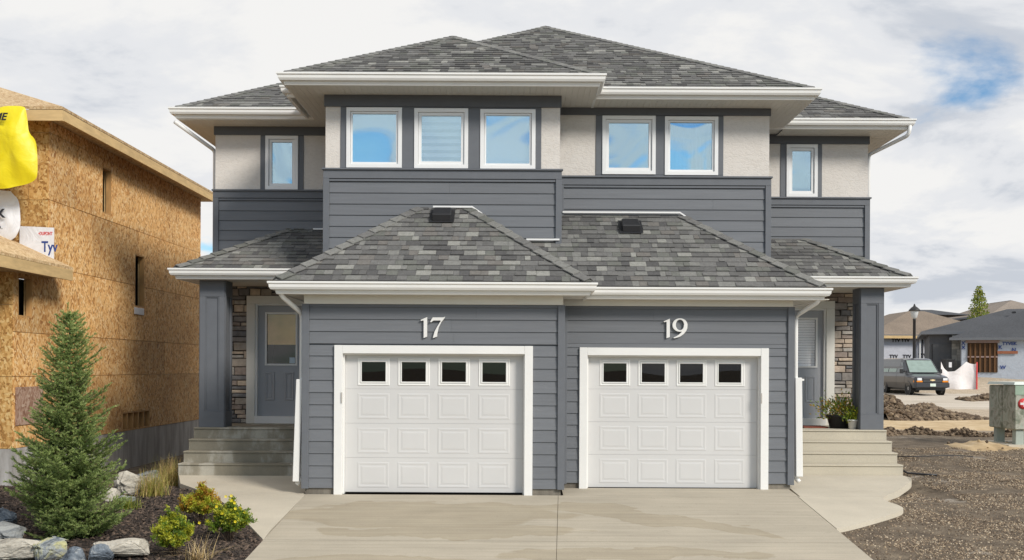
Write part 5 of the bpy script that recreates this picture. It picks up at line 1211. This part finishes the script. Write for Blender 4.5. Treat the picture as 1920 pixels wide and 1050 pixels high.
# utility cabinets
def cam_mat():
    m = Mat('leaf_print', (.3, .34, .28), .6); v = m.pos(); f = m.noise(v, 3.2, 6, .65, 1.5); g_ = m.noise(v, 9, 5, .6, 2)
    c = m.ramp(f, [(.36, (.15, .17, .12)), (.46, (.28, .29, .22)), (.55, (.44, .43, .36)), (.66, (.33, .40, .32))]); c = m.mix(m.ramp(g_, [(.60, 0), (.66, .7)]), c, (.34, .20, .17)); m.col(c); return m.m
CM = cam_mat()
yq = 22.5; xq = px_at(1903, yq)
cab = empty('utility_cabinet', (xq + .4, yq + .5, .3), 'pair of leaf print utility cabinets on a pale slab at the right edge', 'utility cabinet')
zt_ = 1.60; zb_ = .60
q = MB(); q.box(xq, xq + 1.15, yq, yq + .58, zb_, zt_); q.build('cabinet_body', CM, cab, bevel=.02)
q = MB(); q.box(xq - .0, xq + 1.15, yq + .62, yq + 1.25, zb_ + .0, zt_ - .02); q.build('cabinet_body', CM, cab, bevel=.02)
q = MB(); q.hexa([(xq - .03, yq - .03, zt_ + .001), (xq + 1.18, yq - .03, zt_ + .001), (xq + 1.18, yq + 1.28, zt_ + .001), (xq - .03, yq + 1.28, zt_ + .001)], [(xq + .0, yq, zt_ + .06), (xq + 1.15, yq, zt_ + .06), (xq + 1.15, yq + 1.25, zt_ + .06), (xq + .0, yq + 1.25, zt_ + .06)]); q.build('cabinet_lid', simple('pale_green_metal', (.62, .68, .62), .5), cab)
q = MB(); q.box(xq + .005, xq + 1.145, yq - .012, yq - .002, zt_ - .22, zt_ - .01); q.build('top_band', simple('sage_metal', (.30, .40, .30), .5), cab)
for (a, b) in ((xq + .05, yq + .06), (xq + .05, yq + .95), (xq + .95, yq + .06), (xq + .95, yq + .95)):
    q = MB(); q.box(a, a + .19, b, b + .16, .22, zb_ - .001); q.build('leg', simple('leg_metal', (.36, .40, .35), .6), cab, bevel=.01)
q = MB(); q.box(xq - .2, xq + 1.6, yq - .15, yq + 1.45, .05, .27); q.build('base_slab', M['path'], cab)
q = MB(); cx_ = px_at(1919, yq); cz_ = PZ(757, yq, 1919); q.lathe((0, 0, 0), [(0, 0), (.12, 0), (.12, .008), (0, .008)], 20); q.v = [(cx_ + x, yq - .003 - z, cz_ + y) for x, y, z in q.v]; sg = q.build('warning_disc', M['ink_red'], cab)
q = MB(); pp = [(-.07, .025), (.0, .025), (.0, .07), (.08, 0), (.0, -.07), (.0, -.025), (-.07, -.025)]; q.hexa([(cx_ + a, yq - .012, cz_ + b) for a, b in pp], [(cx_ + a, yq - .015, cz_ + b) for a, b in pp]); q.build('arrow_mark', M['white'], sg)
# ------------------------------------------------------------------ van
def van(x, y, heading, z):
    r = empty('parked_van', (0, 0, 0), 'dark grey passenger van parked on the gravel road facing the camera', 'van')
    body = simple('dark_van_paint', (.030, .033, .040), .28, .08, 2); body.node_tree.nodes['Principled BSDF'].inputs['Coat Weight'].default_value = .6
    blk = M['black']; gl_ = glass('van_glass', .35, (.85, 1, .92), see=.35)
    L = 5.69; Wd = 1.0
    # stations from the nose (s=0) to the tail; each ring: y-section of half outline (x,z)
    def ring(s, zb, zs, zt, wb, ws, wt, crown):
        return [(s, -wb, zb), (s, -ws, (zb + zs) / 2), (s, -ws, zs), (s, -wt, zt), (s, -wt * .6, zt + crown), (s, wt * .6, zt + crown), (s, wt, zt), (s, ws, zs), (s, ws, (zb + zs) / 2), (s, wb, zb)]
    def loft(name, st, mat, par, sm=False):
        mb = MB(); vs = []; fs = []; k = 10
        for q in st: vs += ring(*q)
        for i in range(len(st) - 1):
            for j in range(k): fs.append((i * k + j, i * k + (j + 1) % k, (i + 1) * k + (j + 1) % k, (i + 1) * k + j))
        fs += [tuple(range(k))[::-1], tuple(range((len(st) - 1) * k, len(st) * k))]; mb.mesh(vs, fs); return mb.build(name, mat, par, bevel=.015)
    lower = [(.06, .42, .80, .98, .88, .93, .86, .01), (.20, .40, .95, 1.05, .93, .98, .90, .02), (1.15, .38, 1.02, 1.20, .95, 1.0, .94, .03), (1.35, .38, 1.05, 1.24, .96, 1.0, .97, .0), (5.5, .38, 1.05, 1.24, .96, 1.0, .97, 0), (5.66, .42, 1.0, 1.22, .92, .96, .93, 0)]
    loft('body', lower, body, r)
    roof = [(1.15, 1.2, 1.21, 1.22, .93, .93, .90, .0), (1.95, 1.235, 1.60, 2.0, .965, .93, .80, .03), (2.3, 1.235, 1.62, 2.06, .965, .935, .82, .04), (5.3, 1.235, 1.62, 2.06, .965, .935, .82, .04), (5.62, 1.225, 1.6, 1.98, .93, .90, .78, .02)]
    loft('cabin', roof, body, r)
    # windshield: quad slightly in front of the sloping cabin front
    def pane(name, P, mat=gl_, off=Vector((0, 0, 0))):
        P = [Vector(p) for p in P]; n_ = (P[1] - P[0]).cross(P[2] - P[0]).normalized(); mb = MB(); mb.hexa([p for p in P], [p + n_ * .01 for p in P]); return mb.build(name, mat, r)
    wbk = pane('windshield_surround', [(1.16, -.86, 1.25), (1.16, .86, 1.25), (1.92, .76, 1.985), (1.92, -.76, 1.985)][::-1], blk)
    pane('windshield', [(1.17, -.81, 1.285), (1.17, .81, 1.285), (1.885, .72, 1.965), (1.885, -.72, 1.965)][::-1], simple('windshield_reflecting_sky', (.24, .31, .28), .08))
    for sd in (-1, 1):
        def sp(a, zz_): # point on side at station a height zz
            wv_ = .965 - (zz_ - 1.235) / (2.0 - 1.235) * .135; return (a, sd * (wv_ + .006), zz_)
        def sp2(a, zz_): p = sp(a, zz_); return (p[0], p[1] + sd * .012, p[2])
        for (nm, a, b, c_) in (('side_window', 1.62, 2.55, .35), ('side_window', 2.68, 3.75, 0), ('side_window', 3.88, 5.2, 0)):
            Q = [sp(a, 1.30), sp(b, 1.30), sp(b, 1.86), sp(a + c_, 1.86)]; mb = MB(); mb.hexa([Vector(p) for p in Q], [Vector(p) + Vector((0, sd * .012, 0)) for p in Q]); mb.build(nm, gl_ if a > 2 else simple('side_glass', (.16, .19, .2), .1), r)
        q = MB(); q.box(2.615, 2.625, sd * 1.001, sd * 1.004, .5, 1.2); q.box(1.45, 1.455, sd * 1.001, sd * 1.004, .6, 1.15); q.build('door_seam', blk, r)
        q = MB(); q.box(1.48, 1.62, sd * 1.04, sd * 1.22, 1.22, 1.47); q.box(1.5, 1.56, sd * .95, sd * 1.04, 1.28, 1.34); q.build('mirror', blk, r, bevel=.02)
        q = MB(); q.box(.02, .06, sd * .60, sd * .86, .83, .97); q.build('headlight', simple('headlight_lens', (.75, .78, .80), .15), r, bevel=.01)
        q = MB(); q.box(.015, .06, sd * .56, sd * .90, .73, .82); q.build('turn_signal', simple('amber_lens', (.75, .25, .02), .25), r, bevel=.01)
        q = MB(); q.box(.18, .30, sd * .975, sd * .985, .73, .82); q.build('side_marker', simple('amber_lens', (.75, .25, .02), .25), r)
        for wx in (1.0, 4.42):
            q = MB(); q.lathe((0, 0, 0), [(.25, -.11), (.355, -.115), (.37, -.06), (.37, .06), (.355, .115), (.25, .11)], 28); q.v = [(wx + a, sd * .86 + c2, .37 + b) for a, b, c2 in q.v]; wh = q.build('wheel', simple('tyre', (.022, .022, .022), .8), r)
            q = MB(); q.lathe((0, 0, 0), [(0, .10), (.07, .12), (.2, .085), (.235, .1), (.25, .1), (.25, .02)], 24); q.v = [(wx + a, sd * (.86 + c2), .37 + b) for a, b, c2 in q.v]; q.build('rim', simple('rim_metal', (.32, .32, .32), .35, metal=.8), wh)
            q = MB(); q.lathe((0, 0, 0), [(.43, -.02), (.43, .012), (.37, .012), (.37, -.02)], 28); q.v = [(wx + a, sd * (.985 + c2 * 1), .39 + b) for a, b, c2 in q.v if True]; q.build('wheel_arch', blk, r)
    q = MB(); q.hexa([(-.02, -.96, .44), (.22, -1.0, .44), (.22, 1.0, .44), (-.02, .96, .44)], [(-.03, -.95, .70), (.22, -1.0, .70), (.22, 1.0, .70), (-.03, .95, .70)]); q.build('bumper', simple('bumper_plastic', (.035, .037, .045), .45), r, bevel=.03)
    q = MB(); q.box(.025, .065, -.54, .54, .74, .95); gr_ = q.build('grille', blk, r, bevel=.01)
    for zz_ in (.765, .85, .935): q = MB(); q.box(.012, .03, -.52, .52, zz_ - .009, zz_ + .009); q.build('grille_bar', simple('grey_bar', (.15, .15, .16), .3), gr_)
    q = MB(); pp = [(-.15, .025), (-.06, .025), (-.06, .045), (.06, .045), (.06, .025), (.15, .025), (.13, -.025), (.05, -.025), (.05, -.045), (-.05, -.045), (-.05, -.025), (-.13, -.025)]; q.hexa([(.011, a, .85 + b) for a, b in pp], [(.0, a, .85 + b) for a, b in pp]); q.build('emblem', simple('gold_emblem', (.80, .62, .35), .3), gr_)
    q = MB(); q.box(-.045, -.032, -.16, .16, .50, .66); q.build('license_plate', simple('plate_green_white', (.62, .70, .62), .5), r)
    q = MB(); q.box(.2, 5.4, -.8, .8, .28, .42); q.build('underbody', blk, r)
    r.rotation_euler = (0, 0, heading); r.location = (x, y, z)
    W[r.name] = Vector((x, y, z)); return r
# front centre of the van seen at px 1748, wheels on the road at 58 m
van(px_at(1749, 56.6), 56.6, math.radians(90 + 2.0), gz(22, 58) + .05)
# ------------------------------------------------------------------ far street
lamp_y = 62.0; lx_ = px_at(1714, lamp_y); lz = gz(lx_, lamp_y)
lp = empty('street_lamp', (lx_, lamp_y, lz), 'black street lamp post with lantern standing behind the van', 'street lamp')
zt = PZ(570, lamp_y, 1714)
q = MB(); q.lathe((lx_, lamp_y, lz), [(.16, 0), (.16, .5), (.10, .6), (.085, zt - lz - 1.0), (.11, zt - lz - .98), (.07, zt - lz - .9)], 12); q.build('pole', M['black'], lp)
q = MB(); q.lathe((lx_, lamp_y, zt), [(.08, -.90), (.17, -.82), (.26, -.45), (.26, -.42)], 8); q.build('lantern_glass', simple('frosted_lamp_glass', (.55, .57, .58), .3), lp)
q = MB(); q.lathe((lx_, lamp_y, zt), [(.36, -.42), (.34, -.36), (.20, -.22), (.08, -.14), (.03, 0), (.0, .02)], 10); q.build('lantern_cap', M['black'], lp)
def farhouse(label, x0, x1, y0, y1, zg, ze, pitch, roofc, run, over=.6, wallmat=None):
    r = empty('far_house', (x0, y0, zg), label, 'house', 'houses across the road'); q = MB(); q.box(x0, x1, y0, y1, zg - .5, ze); wl = q.build('wall', wallmat, r)
    a, b, c_, d = x0 - over, x1 + over, y0 - over, y1 + over; rn = min(run, (d - c_) / 2); q = MB(); zt_ = ze + pitch * rn
    bt = [(a, c_, ze), (b, c_, ze), (b, d, ze), (a, d, ze)]; lo = [(x, y, z - .2) for x, y, z in bt]; tp = [(a + rn, c_ + rn, zt_), (b - rn, c_ + rn, zt_), (b - rn, d - rn, zt_), (a + rn, d - rn, zt_)]
    q.mesh(bt + tp, [(0, 1, 5, 4), (1, 2, 6, 5), (2, 3, 7, 6), (3, 0, 4, 7), (4, 5, 6, 7)]); q.mesh(lo + bt, [(3, 2, 1, 0), (0, 1, 5, 4), (1, 2, 6, 5), (2, 3, 7, 6), (3, 0, 4, 7)], 1); q.build('roof', [roofc, M['trim']], r); return r, wl
def farroof(name, c):
    m = Mat(name, c, .95); v = m.pos((1, 1, 2)); f = m.noise(v, 9, 5, .7); g_ = m.noise(v, .6, 3); m.col(m.mix(1, m.ramp(f, [(.3, tuple(x * .7 for x in c)), (.7, tuple(x * 1.35 for x in c))]), m.ramp(g_, [(.3, .9), (.7, 1.1)]), 'MULTIPLY'))
    w_ = m.n('ShaderNodeTexWave', bands_direction='Z'); w_.inputs['Scale'].default_value = 4.0; m.l(m.pos(), w_.inputs['Vector']); m.bump(w_.outputs['Fac'], .5, .03); return m.m
brown = farroof('brown_shingles', (.21, .165, .125)); black = farroof('charcoal_shingles', (.060, .063, .070))
wrapb = wrapmat('pale_blue_house_wrap', (.44, .48, .54)); dkw = simple('charcoal_wall', (.085, .088, .095), .7, .08, 2)
# house A: dark roof, grey wing, stone pier, wrapped garage front
yA = 71.0; zA = 1.66
x0 = px_at(1742, yA); eA = PZ(622, yA, 1742); TURN = math.radians(20)
_xa = x0
def pa(px, y=71.0):
    k = (px - CX) / F; return _xa + (y * k - _xa) / (math.cos(TURN) + math.sin(TURN) * k)
hA, wA = farhouse('dark roofed house with a wrapped front and an open framed garage across the road', x0, 42, yA, 82, zA, eA, .30, black, 6.05, .55, dkw)
# projecting garage bay with its own lower roof
gx0 = pa(1818, 69.5); q = MB(); q.box(gx0, 42, 69.5, 70.95, zA - .4, PZ(632, 69.5, 1850)); gw = q.build('garage_wall', wrapb, hA)
zr = PZ(634, 69, 1850); rr_ = 5.0; q = MB(); c0 = pa(1800, 69.0)
q.mesh([(c0, 69.0, zr), (43, 69.0, zr), (43, 69 + rr_, zr + rr_ * .40), (c0 + rr_, 69 + rr_, zr + rr_ * .40), (c0, 69 + rr_, zr)], [(0, 1, 2, 3), (0, 3, 4)]); q.box(c0, 43, 69.0, 69.05, zr - .16, zr - .001, 1); q.build('garage_roof', [black, M['trim']], hA)
ox0, ox1, oz1 = pa(1829, 69.5), pa(1886, 69.5), PZ(641, 69.5, 1855); oz0 = PZ(698, 69.5, 1855)
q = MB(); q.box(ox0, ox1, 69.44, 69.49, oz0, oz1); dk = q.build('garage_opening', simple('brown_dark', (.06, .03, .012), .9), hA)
for k in range(6):
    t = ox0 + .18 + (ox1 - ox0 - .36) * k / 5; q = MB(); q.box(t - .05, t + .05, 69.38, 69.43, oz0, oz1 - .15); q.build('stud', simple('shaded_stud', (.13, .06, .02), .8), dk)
q = MB(); q.box(ox0, ox1, 69.39, 69.425, (oz0 + oz1) / 2 - .05, (oz0 + oz1) / 2 + .05) ; q.box(ox0 - .1, ox1 + .1, 69.36, 69.5, oz1 - .1, oz1 + .12); q.build('lintel', simple('mauve_lintel', (.28, .20, .18), .8), dk)
q = MB(); q.box(pa(1886.5, 69.4), pa(1925, 69.4), 69.38, 69.42, PZ(664, 69.4, 1900), PZ(659, 69.4, 1900)); q.build('rail', simple('rust_board', (.28, .10, .05), .8), hA)
# stone pier in blocks
pr = MB(); a, b = pa(1788.5, 70.6), pa(1812, 70.6); pr.box(a, b, 70.62, 70.99, zA - .3, eA - .12); po = pr.build('stone_pier', simple('pier_mortar', (.2, .2, .19), .9), hA)
z_ = zA - .1; k = 0; stn = [simple('pier_stone', c, .9) for c in [(.24, .235, .21), (.30, .29, .26), (.19, .19, .18)]]
while z_ < eA - .3:
    x_ = a; k += 1
    while x_ < b - .05:
        wd = min(R.uniform(.25, .5), b - x_); q = MB(); q.box(x_ + .01, x_ + wd - .01, 70.56, 70.615, z_ + .01, z_ + .19); q.build('stone', stn[R.randrange(3)], po); x_ += wd
    z_ += .2
q = MB(); q.box(pa(1812.5, 70.5), pa(1817.5, 70.5), 70.4, 70.5, zA - .3, eA - .15); q.build('post', M['black'], hA)
q = MB(); q.box(pa(1749, yA), pa(1787, yA), yA - .06, yA - .01, zA, PZ(645, yA, 1760)); q.build('garage_door', simple('charcoal_door', (.075, .078, .084), .6), hA)
q = MB(); q.box(pa(1747, yA), pa(1749, yA), yA - .08, yA - .01, zA, PZ(645, yA, 1750)); q.build('door_trim', M['black'], hA)
for (px, py, n_) in ((1897, 648, 'TYVEK'), (1820, 655, 'X'), (1820, 647, 'X'), (1890, 655, 'K'), (1893, 692, 'W'), (1915, 660, 'N')):
    t = text_mesh('lettering', n_, M['ink_blue'], gw, (pa(px, 69.3), 69.46, PZ(py, 69.4, px)), .30 if len(n_) > 1 else .34, extrude=.004, bold=.01)
for (va, vb) in ((1868, 1875), (1888, 1895)):
    q = MB(); xx = pa(va, 74); q.box(xx, pa(vb, 74), 74, 74.4, PZ(590, 74, va), PZ(587, 74, va)); q.build('roof_vent', M['black'], hA)
hA.rotation_euler = (0, 0, -TURN)
# house B: brown roof, wrapped walls
yB2 = 86.0; x0 = px_at(1640, yB2); x1 = px_at(1742, yB2); eB = PZ(628, yB2, 1700)
hB, wB = farhouse('brown roofed house under wrap seen behind the street lamp', x0, x1 + 6, yB2, 100, 1.5, eB, .43, brown, 5.3, .7, wrapmat('white_wrap_far', (.56, .57, .62)))
q = MB(); q.box(x0 - .7, x1 - 1.2, yB2 - .76, yB2 - .71, eB - .32, eB - .08); q.build('fascia_board', M['lumber'], hB)
q = MB(); q.box(x1 - 1.2, x1 + 1.5, yB2 - .76, yB2 - .71, eB - .32, eB - .05); q.build('fascia_board', M['white'], hB)
for (px, py, s_) in ((1672, 641, .5), (1690, 641, .5), (1668, 671, .5), (1693, 671, .5), (1722, 669, .5)):
    text_mesh('lettering', 'TYV', M['ink_black'], wB, (px_at(px, yB2 - .05), yB2 - .02, PZ(py, yB2, px)), .38, extrude=.004, bold=.02)
for (pa, pb) in ((1724, 1726), (1729, 1731), (1734, 1737)):
    q = MB(); q.box(px_at(pa, yB2 - .3), px_at(pb, yB2 - .3), yB2 - .3, yB2 - .2, 2.0, eB - .35); q.build('prop', M['ink_black'] if pa == 1729 else M['white'], hB)
q = MB(); xx = px_at(1755, 92); q.mesh([(xx - 3.2, 92, PZ(590, 92, 1755)), (xx + 3.2, 92, PZ(590, 92, 1755)), (xx + .8, 95, PZ(581, 95, 1770)), (xx - .8, 95, PZ(581, 95, 1770)), (xx - 3.2, 98, PZ(590, 92, 1755)), (xx + 3.2, 98, PZ(590, 92, 1755))], [(0, 1, 2, 3), (1, 5, 2), (4, 0, 3), (5, 4, 3, 2)]); q.build('roof_peak', black, hB)
# house C: only its brown roof shows
hC, _ = farhouse('brown hip roof of a house rising behind the dark roofed one at the right edge', px_at(1862, 106), px_at(1990, 106), 106, 118, 1.7, PZ(590, 106, 1880), .42, farroof('tan_shingles', (.24, .20, .165)), 4.2, .6, dkw)
# bin, poplar, tarp fence
q = MB(); bx, by = px_at(1778, 69.6), 69.6; q.hexa([(bx - .24, by - .25, zA - .02), (bx + .24, by - .25, zA - .02), (bx + .24, by + .25, zA - .02), (bx - .24, by + .25, zA - .02)], [(bx - .30, by - .32, zA + .95), (bx + .30, by - .32, zA + .95), (bx + .30, by + .32, zA + .95), (bx - .30, by + .32, zA + .95)]); q.box(bx - .33, bx + .33, by - .36, by + .34, zA + .955, zA + 1.03); bo = q.build('rubbish_bin', M['black'], label='black wheeled rubbish bin in front of the grey garage wall across the road', cat='bin')
q = MB(); q.box(bx - .1, bx + .1, by - .33, by - .31, zA + .45, zA + .8); q.build('bin_label', M['wrap'], bo)
fy = 62.5; q = MB(); nF = 28; vs = []
top = [(1764, 678), (1770, 690), (1778, 697), (1790, 696), (1800, 688), (1812, 678), (1820, 682), (1828, 683), (1831, 681)]
for i in range(nF + 1):
    px = 1764 + 67 * i / nF; ty = lerp(px, top); y = fy + .06 * math.sin(i * .35)
    zb = gz(24, fy) - .05 + (.25 if i < 3 else 0)
    for j in range(7): vs.append((px_at(px, fy), y + .03 * math.sin(j * .9 + i * .3), zb + (PZ(ty, fy, px) - zb) * j / 6))
q.mesh(vs, [(i * 7 + j, (i + 1) * 7 + j, (i + 1) * 7 + j + 1, i * 7 + j + 1) for i in range(nF) for j in range(6)], 0, True)
tf = q.build('tarp_fence', wrapmat('white_pink_tarp', (.80, .76, .75)), label='sagging white tarp strung up beside the van', cat='tarp')
q = MB(); q.box(px_at(1829.5, fy), px_at(1831.5, fy), fy - .12, fy - .05, gz(24, fy) - .05, PZ(679, fy, 1830)); q.build('red_edge', M['ink_red'], tf)
def poplar(px, pt, pb, Y, label):
    rng = np.random.default_rng(9); x = px_at(px, Y); z0 = 1.6; zt = PZ(pt, Y, px); r = empty('far_tree', (x, Y, z0), label, 'tree'); q = MB(); q.tube([(x, Y, z0), (x + .1, Y, zt - 1)], .14, 6, 0, .03); q.build('trunk', M['bark'], r)
    n = 2600; h = rng.beta(1.6, 1.3, n); cz = z0 + 2.5 + (zt - z0 - 2.5) * h; rad = .95 * np.sin(np.pi * np.clip(h * .9 + .1, 0, 1)) ** .7 + .1
    k = rng.integers(0, 40, n); a = k * 2.4 + rng.normal(size=n) * .35; q_ = rad * np.sqrt(rng.uniform(0, 1, n)); cz += .25 * np.sin(k * 3.3)
    c = np.stack([x + np.cos(a) * q_, Y + np.sin(a) * q_, cz], 1); V, Fc = leaves(c, rng.normal(size=(n, 3)), .17, .45, rng); fast_mesh('crown', V, Fc, [M['lf_green'], M['grass']], r, rng.integers(0, 2, n), 4, (x, Y, z0))
poplar(1835, 540, 590, 104, 'slender green poplar rising above the roofs across the road')
print('objects', len(bpy.data.objects))
